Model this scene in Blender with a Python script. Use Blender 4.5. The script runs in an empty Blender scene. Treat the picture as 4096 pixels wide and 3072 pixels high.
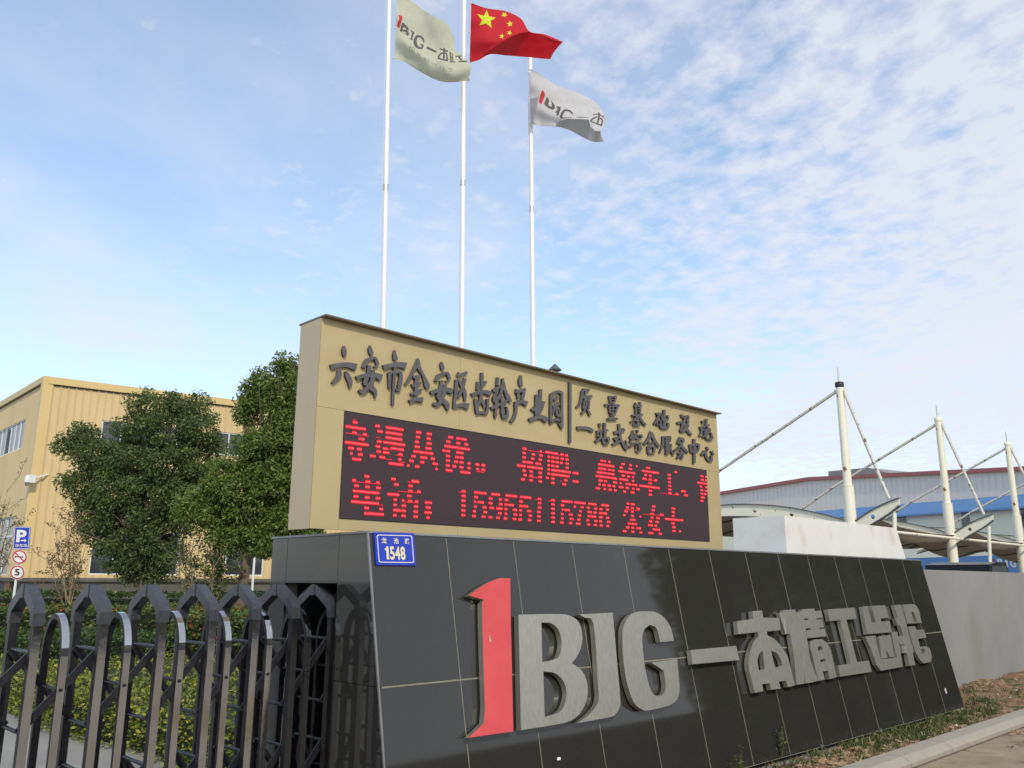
import bpy, math, random
import numpy as np
from mathutils import Vector
from mathutils.geometry import tessellate_polygon
rad = math.radians
random.seed(7); rng = np.random.default_rng(7)
scn = bpy.context.scene
COL = scn.collection

# ------------------------------------------------------------------ camera, light, exposure
F, TH, RO, YA = 3400.6, 0.2274, -0.0053, 0.7986
CAM = np.array([0, 0, 1.6])
cd = bpy.data.cameras.new('camera'); cam = bpy.data.objects.new('camera', cd); COL.objects.link(cam)
cd.sensor_width = 36.0; cd.lens = 36.0 * F / 4096.0; cd.clip_end = 3000; cd.clip_start = 0.05
cam.location = CAM
from mathutils import Matrix
_r = Matrix(((1, 0, 0), (0, -math.sin(TH), -math.cos(TH)), (0, math.cos(TH), -math.sin(TH))))   # columns: right, up, back
cam.rotation_euler = (_r @ Matrix.Rotation(-RO, 3, 'Z')).to_euler()
scn.camera = cam
SUN_AZ, SUN_EL = 160.0, 38.0          # azimuth clockwise from +Y
SD = np.array([math.sin(rad(SUN_AZ)) * math.cos(rad(SUN_EL)), math.cos(rad(SUN_AZ)) * math.cos(rad(SUN_EL)), math.sin(rad(SUN_EL))])
sl = bpy.data.lights.new('sun', 'SUN'); sl.energy = 2.1; sl.angle = rad(1.5); sl.color = (1.0, 0.91, 0.76)
so = bpy.data.objects.new('sun', sl); COL.objects.link(so)
so.rotation_euler = Vector(SD).to_track_quat('Z', 'Y').to_euler()
w = bpy.data.worlds.new('World'); scn.world = w; w.use_nodes = True
nt = w.node_tree; nd = nt.nodes; lk = nt.links; nd.clear()
def N(t, **k):
    x = nd.new(t)
    for a, b in k.items(): setattr(x, a, b)
    return x
wout = N('ShaderNodeOutputWorld'); bg = N('ShaderNodeBackground'); sky = N('ShaderNodeTexSky', sky_type='NISHITA')
sky.sun_disc = False; sky.sun_elevation = rad(SUN_EL); sky.sun_rotation = rad(SUN_AZ)
sky.air_density = 1.15; sky.dust_density = 0.6; sky.ozone_density = 1.6
tc = N('ShaderNodeTexCoord'); sep = N('ShaderNodeSeparateXYZ'); lk.new(tc.outputs['Generated'], sep.inputs[0])
def M(op, a, b=None, c=None, clamp=False):
    m = N('ShaderNodeMath', operation=op, use_clamp=clamp)
    for i, v in enumerate((a, b, c)):
        if v is None: continue
        if isinstance(v, (int, float)): m.inputs[i].default_value = v
        else: lk.new(v, m.inputs[i])
    return m.outputs[0]
zz = M('MAXIMUM', M('ADD', sep.outputs[2], 0.06), 0.03)
cx = M('DIVIDE', sep.outputs[0], zz); cy = M('DIVIDE', sep.outputs[1], zz)
comb = N('ShaderNodeCombineXYZ'); lk.new(cx, comb.inputs[0]); lk.new(cy, comb.inputs[1])
def noise(scale, detail, rough, dist=0.0, off=(0, 0, 0), sc=(1, 1, 1), rot=0.0):
    mp = N('ShaderNodeMapping'); mp.inputs['Location'].default_value = off; mp.inputs['Scale'].default_value = sc; mp.inputs['Rotation'].default_value = (0, 0, rot)
    lk.new(comb.outputs[0], mp.inputs[0]); t = N('ShaderNodeTexNoise'); t.inputs['Scale'].default_value = scale; t.inputs['Detail'].default_value = detail
    t.inputs['Roughness'].default_value = rough; t.inputs['Distortion'].default_value = dist; lk.new(mp.outputs[0], t.inputs[0]); return t.outputs[0]
big = noise(0.75, 3, 0.5, 0.0, (3.1, 1.7, 0))
clumps = noise(12.5, 6, 0.58, 0.1, (0.3, 5.2, 0), (1.0, 0.85, 1), 0.9)
veil = noise(1.5, 8, 0.60, 0.0, (7.3, 2.1, 0), (1.0, 0.6, 1), -0.5)
# coverage: heavier cloud field to the right (east), thin veil to the left
az = M('MULTIPLY', M('ADD', sep.outputs[0], 0.10), 1.6)
cover = M('ADD', M('MULTIPLY', M('SUBTRACT', big, 0.5), 1.5), az)
a1 = M('MULTIPLY', M('ADD', M('SUBTRACT', clumps, 0.50), M('MULTIPLY', cover, 0.30)), 3.3, clamp=True)
a2 = M('MULTIPLY', M('ADD', M('SUBTRACT', veil, 0.40), M('MULTIPLY', M('SUBTRACT', big, 0.5), 0.5)), 2.4, clamp=True)
a2 = M('MULTIPLY', a2, M('SUBTRACT', 1.05, M('MULTIPLY', sep.outputs[2], 0.75)))
hz = M('MULTIPLY', M('POWER', M('SUBTRACT', 1.0, M('MAXIMUM', M('MINIMUM', sep.outputs[2], 1.0), 0.0)), 7.0), 0.66)
al = M('SUBTRACT', 1.0, M('MULTIPLY', M('MULTIPLY', M('SUBTRACT', 0.80, M('MULTIPLY', a1, 0.64)), M('SUBTRACT', 1.0, a2)), M('SUBTRACT', 1.0, hz)), clamp=True)
tint = N('ShaderNodeMix', data_type='RGBA', blend_type='MULTIPLY'); tint.inputs[0].default_value = 1.0
lk.new(sky.outputs[0], tint.inputs[6]); tint.inputs[7].default_value = (1.50, 1.60, 1.66, 1)
mx = N('ShaderNodeMix', data_type='RGBA'); lk.new(al, mx.inputs[0]); lk.new(tint.outputs[2], mx.inputs[6]); mx.inputs[7].default_value = (5.85, 6.1, 6.65, 1)
lk.new(mx.outputs[2], bg.inputs[0]); bg.inputs[1].default_value = 0.118; lk.new(bg.outputs[0], wout.inputs[0])
scn.view_settings.view_transform = 'Standard'; scn.view_settings.look = 'None'; scn.view_settings.gamma = 1.0; scn.view_settings.use_curve_mapping = False
scn.view_settings.exposure = 0.24
scn.render.engine = 'CYCLES'; scn.cycles.max_bounces = 8; scn.cycles.transparent_max_bounces = 12

# ------------------------------------------------------------------ geometry helpers
U = np.array([math.sin(YA), math.cos(YA), 0.0]); NN = np.array([math.cos(YA), -math.sin(YA), 0.0]); V = -NN; Z = np.array([0, 0, 1.0])
def ray(px, py):
    X, Y = px - 2048, py - 1536
    c, s = math.cos(RO), math.sin(RO)
    X, Y = c * X + s * Y, -s * X + c * Y
    up = -Y / F
    return np.array([X / F, math.cos(TH) - up * math.sin(TH), math.sin(TH) + up * math.cos(TH)])
def at(px, py, Y): r = ray(px, py); return CAM + r * (Y / r[1])
def atz(px, py, z): r = ray(px, py); return CAM + r * ((z - 1.6) / r[2])
def onp(px, py, O, Nn): r = ray(px, py); return CAM + r * (np.dot(O - CAM, Nn) / np.dot(r, Nn))
def unit(v): v = np.asarray(v, float); return v / np.linalg.norm(v)
LOC = {}
def link(o, name, parent=None):
    COL.objects.link(o)
    if parent is not None: o.parent = parent
    return o
def rootloc(p):
    while p is not None:
        if p.name in LOC: return LOC[p.name]
        p = p.parent
    return np.zeros(3)
def tag(o, label=None, cat=None, group=None, kind=None):
    if label: o['label'] = label
    if cat: o['category'] = cat
    if group: o['group'] = group
    if kind: o['kind'] = kind
    return o
def thing(name, loc, label, cat, group=None):
    o = bpy.data.objects.new(name, None); COL.objects.link(o); o.location = loc; o.empty_display_size = 0.2
    LOC[o.name] = np.array(loc, float); return tag(o, label, cat, group)
def copy_tree(o, parent=None, loc=None):
    c = o.copy(); COL.objects.link(c); c.parent = parent
    if loc is not None: c.location = loc; LOC[c.name] = np.array(loc, float)
    for ch in list(o.children): copy_tree(ch, c)
    return c
class MB:
    def __init__(s): s.v = []; s.f = []; s.m = []; s.sm = []
    def poly(s, pts, m=0):
        b = len(s.v); s.v += [np.asarray(p, float) for p in pts]; s.f.append(list(range(b, b + len(pts)))); s.m.append(m); s.sm.append(False)
    def hexa(s, P, m=0):          # 8 points: bottom 4 (ccw from outside top) then top 4
        b = len(s.v); s.v += [np.asarray(p, float) for p in P]
        for q in ((3, 2, 1, 0), (4, 5, 6, 7), (0, 1, 5, 4), (1, 2, 6, 5), (2, 3, 7, 6), (3, 0, 4, 7)):
            s.f.append([b + i for i in q]); s.m.append(m); s.sm.append(False)
    def box(s, c, ex, ey, ez, m=0):   # centre and three half-axis vectors
        c, ex, ey, ez = (np.asarray(a, float) for a in (c, ex, ey, ez))
        s.hexa([c - ex - ey - ez, c + ex - ey - ez, c + ex + ey - ez, c - ex + ey - ez, c - ex - ey + ez, c + ex - ey + ez, c + ex + ey + ez, c - ex + ey + ez], m)
    def bar(s, a, b, side, w_, t_, m=0):   # rectangular bar from a to b, width w_ along side, t_ across
        a, b = np.asarray(a, float), np.asarray(b, float); d = unit(b - a); sd = unit(np.asarray(side, float) - np.dot(side, d) * d); q = np.cross(d, sd)
        s.box((a + b) / 2, (b - a) / 2, sd * w_ / 2, q * t_ / 2, m)
    def tube(s, pts, rr, n=10, m=0, cap=True, smooth=True):
        pts = [np.asarray(p, float) for p in pts]
        if isinstance(rr, (int, float)): rr = [rr] * len(pts)
        b = len(s.v); prev = None
        for i, p in enumerate(pts):
            d = unit(pts[min(i + 1, len(pts) - 1)] - pts[max(i - 1, 0)])
            if prev is None: a = np.cross(d, [0, 0, 1.0]) if abs(d[2]) < 0.9 else np.cross(d, [0, 1.0, 0])
            else: a = prev - np.dot(prev, d) * d
            a = unit(a); prev = a; c = np.cross(d, a)
            for k in range(n):
                t = 2 * math.pi * k / n; s.v.append(p + rr[i] * (math.cos(t) * a + math.sin(t) * c))
        for i in range(len(pts) - 1):
            for k in range(n):
                s.f.append([b + i * n + k, b + i * n + (k + 1) % n, b + (i + 1) * n + (k + 1) % n, b + (i + 1) * n + k]); s.m.append(m); s.sm.append(smooth)
        if cap:
            e = b + (len(pts) - 1) * n; c0 = len(s.v); s.v += [s.v[b + k].copy() for k in range(n)] + [s.v[e + k].copy() for k in range(n)]
            s.f.append([c0 + k for k in range(n)][::-1]); s.m.append(m); s.sm.append(False)
            s.f.append([c0 + n + k for k in range(n)]); s.m.append(m); s.sm.append(False)
    def prism(s, loop, ext, holes=(), m=0, ms=None):   # planar loop (3D pts) = front, extruded by ext (vector to the back)
        ms = m if ms is None else ms; ext = np.asarray(ext, float)
        loops = [[np.asarray(p, float) for p in L] for L in [loop] + list(holes)]
        flat = [p for L in loops for p in L]; tris = tessellate_polygon([[Vector(p) for p in L] for L in loops])
        b = len(s.v); s.v += flat
        for t in tris: s.f.append([b + i for i in t]); s.m.append(m); s.sm.append(False)
        b2 = len(s.v); s.v += flat; b3 = len(s.v); s.v += [p + ext for p in flat]; k = 0
        for L in loops:
            for i in range(len(L)):
                j = (i + 1) % len(L); s.f.append([b2 + k + i, b2 + k + j, b3 + k + j, b3 + k + i]); s.m.append(ms); s.sm.append(False)
            k += len(L)
        for t in tris: s.f.append([b3 + i for i in t][::-1]); s.m.append(ms); s.sm.append(False)
    def build(s, name, mats, parent=None):
        if not isinstance(mats, (list, tuple)): mats = [mats]
        L = rootloc(parent) if parent is not None else np.zeros(3)
        me = bpy.data.meshes.new(name); me.from_pydata([tuple(v - L) for v in s.v], [], s.f)
        for a in mats: me.materials.append(a)
        me.polygons.foreach_set('material_index', s.m); me.polygons.foreach_set('use_smooth', s.sm); me.update()
        o = bpy.data.objects.new(name, me); return link(o, name, parent)
def fast(name, verts, quads, mats, parent=None, matidx=None, smooth=False):
    L = rootloc(parent) if parent is not None else np.zeros(3)
    verts = np.asarray(verts, float) - L; quads = np.asarray(quads, np.int32); k = quads.shape[1]
    me = bpy.data.meshes.new(name); me.vertices.add(len(verts)); me.vertices.foreach_set('co', verts.ravel())
    me.loops.add(quads.size); me.loops.foreach_set('vertex_index', quads.ravel()); me.polygons.add(len(quads))
    me.polygons.foreach_set('loop_start', np.arange(0, quads.size, k, dtype=np.int32))
    if not isinstance(mats, (list, tuple)): mats = [mats]
    for a in mats: me.materials.append(a)
    if matidx is not None: me.polygons.foreach_set('material_index', np.asarray(matidx, np.int32))
    me.update(calc_edges=True); me.polygons.foreach_set('use_smooth', [smooth] * len(quads)); me.update()
    o = bpy.data.objects.new(name, me); return link(o, name, parent)

# ------------------------------------------------------------------ materials
def new_mat(name):
    m = bpy.data.materials.new(name); m.use_nodes = True; t = m.node_tree; b = t.nodes['Principled BSDF']; return m, t, b
def mat(name, c1, c2=None, rough=0.6, metal=0.0, scale=6.0, detail=4.0, bump=0.0, bscale=40.0, coat=0.0, spec=0.5, stretch=(1, 1, 1), lo=0.35, hi=0.65, rvar=0.0, dirt=None):
    m, t, b = new_mat(name); n = t.nodes; l = t.links
    b.inputs['Roughness'].default_value = rough; b.inputs['Metallic'].default_value = metal; b.inputs['Coat Weight'].default_value = coat; b.inputs['Specular IOR Level'].default_value = spec
    c = n.new('ShaderNodeTexCoord'); mp = n.new('ShaderNodeMapping'); mp.inputs['Scale'].default_value = stretch; l.new(c.outputs['Object'], mp.inputs[0])
    tx = n.new('ShaderNodeTexNoise'); tx.inputs['Scale'].default_value = scale; tx.inputs['Detail'].default_value = detail; tx.inputs['Roughness'].default_value = 0.6; l.new(mp.outputs[0], tx.inputs[0])
    r = n.new('ShaderNodeValToRGB'); r.color_ramp.elements[0].position = lo; r.color_ramp.elements[1].position = hi
    r.color_ramp.elements[0].color = (*c1, 1); r.color_ramp.elements[1].color = (*(c2 or c1), 1); l.new(tx.outputs[0], r.inputs[0]); outc = r.outputs[0]
    if dirt:                       # (colour, scale, threshold, softness, stretch)
        dc, ds, dt, dw, dst = dirt
        m2 = n.new('ShaderNodeMapping'); m2.inputs['Scale'].default_value = dst; l.new(c.outputs['Object'], m2.inputs[0])
        t2 = n.new('ShaderNodeTexNoise'); t2.inputs['Scale'].default_value = ds; t2.inputs['Detail'].default_value = 6; l.new(m2.outputs[0], t2.inputs[0])
        mr = n.new('ShaderNodeMapRange'); mr.inputs[1].default_value = dt; mr.inputs[2].default_value = dt + dw; l.new(t2.outputs[0], mr.inputs[0])
        mm = n.new('ShaderNodeMix'); mm.data_type = 'RGBA'; l.new(mr.outputs[0], mm.inputs[0]); l.new(outc, mm.inputs[6]); mm.inputs[7].default_value = (*dc, 1); outc = mm.outputs[2]
    l.new(outc, b.inputs['Base Color'])
    if rvar:
        mr = n.new('ShaderNodeMapRange'); mr.inputs[3].default_value = rough - rvar; mr.inputs[4].default_value = rough + rvar; l.new(tx.outputs[0], mr.inputs[0]); l.new(mr.outputs[0], b.inputs['Roughness'])
    if bump:
        t3 = n.new('ShaderNodeTexNoise'); t3.inputs['Scale'].default_value = bscale; t3.inputs['Detail'].default_value = 5; l.new(mp.outputs[0], t3.inputs[0])
        bp = n.new('ShaderNodeBump'); bp.inputs['Strength'].default_value = bump; bp.inputs['Distance'].default_value = 0.02; l.new(t3.outputs[0], bp.inputs['Height']); l.new(bp.outputs[0], b.inputs['Normal'])
    return m
def emis(name, c, s, base=(0.1, 0.01, 0.01)):
    m, t, b = new_mat(name); b.inputs['Base Color'].default_value = (*base, 1); b.inputs['Emission Color'].default_value = (*c, 1); b.inputs['Emission Strength'].default_value = s; return m
def leafmat(name, cols, rough=0.45, trans=0.25):
    m, t, b = new_mat(name); n = t.nodes; l = t.links
    g = n.new('ShaderNodeNewGeometry'); r = n.new('ShaderNodeValToRGB'); e = r.color_ramp.elements
    for i, (p, c) in enumerate(cols):
        x = e[i] if i < 2 else e.new(p)
        x.position = p; x.color = (*c, 1)
    l.new(g.outputs['Random Per Island'], r.inputs[0]); l.new(r.outputs[0], b.inputs['Base Color']); b.inputs['Roughness'].default_value = rough
    tr = n.new('ShaderNodeBsdfTranslucent'); l.new(r.outputs[0], tr.inputs[0]); mxs = n.new('ShaderNodeMixShader'); mxs.inputs[0].default_value = trans
    l.new(b.outputs[0], mxs.inputs[1]); l.new(tr.outputs[0], mxs.inputs[2]); l.new(mxs.outputs[0], n['Material Output'].inputs[0]); return m
def cloth(name, c, trans=0.35):
    m, t, b = new_mat(name); n = t.nodes; l = t.links
    tx = n.new('ShaderNodeTexNoise'); tx.inputs['Scale'].default_value = 9; tx.inputs['Detail'].default_value = 6; co = n.new('ShaderNodeTexCoord'); l.new(co.outputs['Object'], tx.inputs[0])
    r = n.new('ShaderNodeValToRGB'); r.color_ramp.elements[0].color = (*(x * 0.9 for x in c), 1); r.color_ramp.elements[1].color = (*c, 1); r.color_ramp.elements[0].position = .3; r.color_ramp.elements[1].position = .7
    l.new(tx.outputs[0], r.inputs[0]); l.new(r.outputs[0], b.inputs['Base Color']); b.inputs['Roughness'].default_value = 0.75
    bp = n.new('ShaderNodeBump'); bp.inputs['Strength'].default_value = .25; bp.inputs['Distance'].default_value = .03; t2 = n.new('ShaderNodeTexNoise'); t2.inputs['Scale'].default_value = 5; t2.inputs['Detail'].default_value = 3; l.new(co.outputs['Object'], t2.inputs[0]); l.new(t2.outputs[0], bp.inputs['Height']); l.new(bp.outputs[0], b.inputs['Normal'])
    tr = n.new('ShaderNodeBsdfTranslucent'); l.new(r.outputs[0], tr.inputs[0]); mxs = n.new('ShaderNodeMixShader'); mxs.inputs[0].default_value = trans
    l.new(b.outputs[0], mxs.inputs[1]); l.new(tr.outputs[0], mxs.inputs[2]); l.new(mxs.outputs[0], n['Material Output'].inputs[0]); return m

MT = {}
MT['granite'] = mat('black_granite', (0.024, 0.0235, 0.021), (0.034, 0.033, 0.030), rough=0.045, scale=160, detail=3, rvar=0.01, spec=0.62, dirt=((0.045, 0.045, 0.042), 2.2, 0.56, 0.4, (1, 1, 0.35)))
MT['granite_dusty'] = mat('dusty_granite', (0.03, 0.03, 0.03), (0.05, 0.05, 0.048), rough=0.2, scale=120)
MT['grout'] = mat('pale_grout', (0.27, 0.25, 0.195), (0.18, 0.165, 0.13), rough=0.8, scale=18)
MT['trim'] = mat('aluminium_trim', (0.30, 0.30, 0.31), (0.22, 0.22, 0.22), rough=0.4, metal=0.5)
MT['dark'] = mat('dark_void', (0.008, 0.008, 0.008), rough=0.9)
MT['gold'] = mat('champagne_panel', (0.48, 0.385, 0.20), (0.52, 0.415, 0.22), rough=0.42, scale=2.2, detail=6, dirt=((0.46, 0.335, 0.16), 1.4, 0.50, 0.35, (1, 1, 2.2)), metal=0.12)
MT['goldside'] = mat('champagne_side_panel', (0.50, 0.405, 0.255), (0.54, 0.44, 0.285), rough=0.5, scale=2.0, detail=6, metal=0.1)
MT['cap'] = mat('brown_cap_sheet', (0.20, 0.15, 0.09), (0.15, 0.115, 0.07), rough=0.5)
MT['steelface'] = mat('brushed_steel_face', (0.45, 0.425, 0.37), (0.55, 0.525, 0.46), rough=0.36, metal=0.8, scale=70, stretch=(1, 1, 0.12), bump=0.08, bscale=150, rvar=0.05)
MT['steelside'] = mat('polished_steel_side', (0.66, 0.62, 0.50), (0.56, 0.53, 0.43), rough=0.3, metal=0.8, scale=3)
MT['greyface'] = mat('grey_lacquer_face', (0.105, 0.10, 0.105), (0.13, 0.12, 0.12), rough=0.42, scale=30, metal=0.25)
MT['greyside'] = mat('grey_lacquer_side', (0.07, 0.065, 0.065), rough=0.22, metal=0.5)
MT['redpaint'] = mat('chipped_red_paint', (0.60, 0.065, 0.07), (0.66, 0.09, 0.09), rough=0.45, scale=3, detail=8, dirt=((0.42, 0.38, 0.34), 14.0, 0.71, 0.02, (1, 1, 0.8)))
MT['plateblue'] = mat('enamel_blue', (0.012, 0.035, 0.40), (0.015, 0.045, 0.46), rough=0.3)
MT['platewhite'] = mat('enamel_white', (0.78, 0.76, 0.72), rough=0.4)
MT['platecream'] = mat('enamel_cream', (0.72, 0.66, 0.42), rough=0.4)
MT['gate'] = mat('dark_polished_gate_steel', (0.44, 0.43, 0.43), (0.50, 0.49, 0.49), rough=0.09, metal=1.0, scale=4, rvar=0.03, bump=0.06, bscale=5)
MT['gatecast'] = mat('grey_cast_gate_cap', (0.05, 0.052, 0.062), (0.07, 0.073, 0.085), rough=0.35, metal=0.3, scale=30)
MT['gatedark'] = mat('dark_gate_bar', (0.018, 0.018, 0.022), (0.032, 0.032, 0.038), rough=0.35, metal=0.4, scale=30)
MT['pole'] = mat('stainless_pole', (0.86, 0.86, 0.84), (0.90, 0.90, 0.88), rough=0.40, metal=0.35, scale=8)
MT['polejoint'] = mat('pole_collar', (0.60, 0.60, 0.58), rough=0.4, metal=0.6)
MT['yellowwall'] = mat('cream_yellow_sheet', (0.60, 0.455, 0.23), (0.64, 0.485, 0.25), rough=0.55, scale=0.8, detail=8, dirt=((0.52, 0.375, 0.185), 0.9, 0.52, 0.3, (1, 1, 0.3)))
MT['yellowtrim'] = mat('yellow_trim_sheet', (0.60, 0.45, 0.19), (0.64, 0.48, 0.21), rough=0.5, scale=1)
MT['concrete'] = mat('plinth_concrete', (0.085, 0.08, 0.065), (0.12, 0.115, 0.09), rough=0.9, scale=1.5, detail=8)  # colour darkened to carry the shade on the plinth
MT['frame'] = mat('white_window_frame', (0.68, 0.70, 0.68), rough=0.4)
MT['glass'] = mat('dark_window_glass', (0.03, 0.035, 0.04), (0.05, 0.05, 0.055), rough=0.06, spec=0.9, scale=1)
MT['paleglass'] = mat('pale_curtained_glass', (0.17, 0.17, 0.18), (0.24, 0.24, 0.26), rough=0.25, scale=2)
MT['bark'] = mat('tree_bark', (0.10, 0.075, 0.05), (0.17, 0.13, 0.09), rough=0.9, scale=8, bump=0.5, bscale=20, stretch=(1, 1, 0.3))
MT['twig'] = mat('pale_twig_bark', (0.22, 0.17, 0.10), (0.30, 0.23, 0.15), rough=0.9, scale=8)
MT['camphor'] = leafmat('camphor_leaves', [(0.0, (0.07, 0.10, 0.03)), (1.0, (0.23, 0.27, 0.09)), (0.45, (0.10, 0.15, 0.042)), (0.8, (0.15, 0.205, 0.06))], rough=0.5, trans=0.4)
MT['camphor2'] = leafmat('bright_camphor_leaves', [(0.0, (0.085, 0.13, 0.028)), (1.0, (0.31, 0.36, 0.09)), (0.45, (0.14, 0.21, 0.042)), (0.8, (0.20, 0.27, 0.06))], rough=0.5, trans=0.4)
MT['hedgeyellow'] = leafmat('privet_leaves', [(0.0, (0.045, 0.07, 0.008)), (1.0, (0.46, 0.40, 0.06)), (0.4, (0.12, 0.17, 0.018)), (0.78, (0.27, 0.29, 0.03))])
MT['hedgegreen'] = leafmat('hedge_leaves', [(0.0, (0.03, 0.055, 0.012)), (1.0, (0.18, 0.20, 0.04)), (0.5, (0.04, 0.08, 0.014)), (0.8, (0.07, 0.12, 0.02))])
MT['photinia'] = leafmat('photinia_leaves', [(0.0, (0.04, 0.075, 0.015)), (1.0, (0.40, 0.03, 0.025)), (0.55, (0.10, 0.16, 0.028)), (0.86, (0.13, 0.15, 0.03)), (0.93, (0.35, 0.14, 0.04))])
MT['drybush'] = leafmat('dry_bush_leaves', [(0.0, (0.10, 0.07, 0.02)), (1.0, (0.30, 0.20, 0.08)), (0.5, (0.14, 0.12, 0.035)), (0.8, (0.20, 0.11, 0.07))])
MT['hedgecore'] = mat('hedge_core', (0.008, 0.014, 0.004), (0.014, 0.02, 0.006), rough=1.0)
MT['asphalt'] = mat('pale_worn_paving', (0.25, 0.235, 0.21), (0.31, 0.295, 0.265), rough=0.9, scale=0.7, detail=10, bump=0.2, bscale=60, dirt=((0.17, 0.155, 0.135), 0.5, 0.5, 0.2, (1, 1, 1)))
MT['road'] = mat('dusty_road', (0.30, 0.255, 0.195), (0.40, 0.345, 0.265), rough=0.9, scale=0.6, detail=10, dirt=((0.23, 0.19, 0.145), 0.35, 0.52, 0.25, (1, 1, 1)))
MT['sand'] = mat('sandy_ground', (0.25, 0.19, 0.118), (0.34, 0.27, 0.18), rough=0.95, scale=2.2, detail=10, bump=0.5, bscale=55, dirt=((0.19, 0.125, 0.07), 2.6, 0.55, 0.12, (1, 1, 1)))
MT['soil'] = mat('planter_soil', (0.15, 0.085, 0.045), (0.30, 0.19, 0.11), rough=1.0, scale=9, detail=10, bump=1.0, bscale=45, dirt=((0.07, 0.085, 0.025), 3.5, 0.52, 0.12, (1, 1, 1)))
MT['kerb'] = mat('kerb_stone', (0.31, 0.28, 0.22), (0.37, 0.335, 0.265), rough=0.75, scale=12, detail=8, bump=0.1, bscale=150)
MT['stone'] = mat('tan_rubble', (0.22, 0.135, 0.075), (0.38, 0.26, 0.16), rough=0.95, scale=12)
MT['grass'] = leafmat('grass_blades', [(0.0, (0.045, 0.07, 0.016)), (1.0, (0.24, 0.20, 0.085)), (0.6, (0.085, 0.12, 0.028))])
MT['litter'] = leafmat('dead_leaves', [(0.0, (0.22, 0.10, 0.04)), (1.0, (0.42, 0.34, 0.24)), (0.5, (0.30, 0.13, 0.05))], trans=0.1)
MT['greywall'] = mat('grey_rendered_wall', (0.235, 0.235, 0.23), (0.28, 0.28, 0.275), rough=0.85, scale=0.9, detail=9, bump=0.1, bscale=60, dirt=((0.21, 0.20, 0.18), 1.3, 0.55, 0.3, (1, 1, 0.3)))
MT['whitewall'] = mat('white_rendered_block', (0.74, 0.72, 0.68), (0.79, 0.775, 0.74), rough=0.85, scale=1.6, detail=9, dirt=((0.62, 0.55, 0.48), 1.7, 0.55, 0.25, (1, 1, 0.8)))
MT['whitesteel'] = mat('white_painted_steel', (0.84, 0.79, 0.62), (0.88, 0.84, 0.68), rough=0.45, scale=2, detail=8, dirt=((0.28, 0.10, 0.04), 5.0, 0.665, 0.03, (1, 1, 0.6)))
MT['rustcable'] = mat('rust_flecked_white_steel', (0.58, 0.56, 0.48), (0.66, 0.64, 0.56), rough=0.5, scale=3, dirt=((0.16, 0.06, 0.04), 7.0, 0.60, 0.04, (1, 1, 1)))
MT['blackrubber'] = mat('black_collar', (0.02, 0.02, 0.025), rough=0.5)
MT['edgegreen'] = mat('dark_green_grey_edge', (0.09, 0.11, 0.11), rough=0.5)
MT['membrane'] = cloth('tan_canopy_fabric', (0.27, 0.215, 0.145), 0.05)
MT['warehouse'] = mat('grey_corrugated_sheet', (0.73, 0.685, 0.63), (0.77, 0.725, 0.67), rough=0.55, scale=0.15, detail=8)
MT['warelow'] = mat('cream_corrugated_sheet', (0.80, 0.77, 0.60), (0.84, 0.81, 0.66), rough=0.6, scale=0.2)
MT['maroon'] = mat('maroon_fascia', (0.36, 0.12, 0.12), rough=0.6)
MT['blueroof'] = mat('blue_sheet_roof', (0.12, 0.24, 0.46), (0.15, 0.28, 0.50), rough=0.5, scale=0.3)
MT['bluewall'] = mat('blue_painted_wall', (0.10, 0.24, 0.50), (0.13, 0.28, 0.55), rough=0.6, scale=0.4)
MT['carpaint'] = mat('black_car_paint', (0.006, 0.006, 0.007), rough=0.3, spec=0.3)
MT['ledpanel'] = None
# flag fabric
MT['flagtan'] = cloth('faded_olive_cream_cloth', (0.66, 0.66, 0.49), 0.42)
MT['flagred'] = cloth('red_flag_cloth', (0.66, 0.012, 0.025), 0.38)
MT['flagyellow'] = cloth('yellow_star_cloth', (0.72, 0.78, 0.03), 0.3)
MT['flagwhite'] = cloth('white_flag_cloth', (0.66, 0.645, 0.64), 0.34)
MT['printgrey'] = cloth('grey_printed_cloth', (0.10, 0.09, 0.085), 0.1)
MT['printred'] = cloth('red_printed_cloth', (0.60, 0.04, 0.05), 0.2)
MT['printfaint'] = cloth('faint_grey_printed_cloth', (0.30, 0.295, 0.23), 0.2)
MT['ledon'] = emis('lit_red_diode', (1.0, 0.006, 0.02), 1.5)
MT['ledcore'] = emis('bright_diode_core', (1.0, 0.05, 0.07), 3.0)
MT['leddim'] = emis('dim_red_diode', (1.0, 0.02, 0.05), 0.75)
MT['ledspill'] = emis('diode_spill_glow', (1.0, 0.01, 0.03), 0.16)  # painted halo: dim emission for glow and scan ghost around lit diodes
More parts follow.
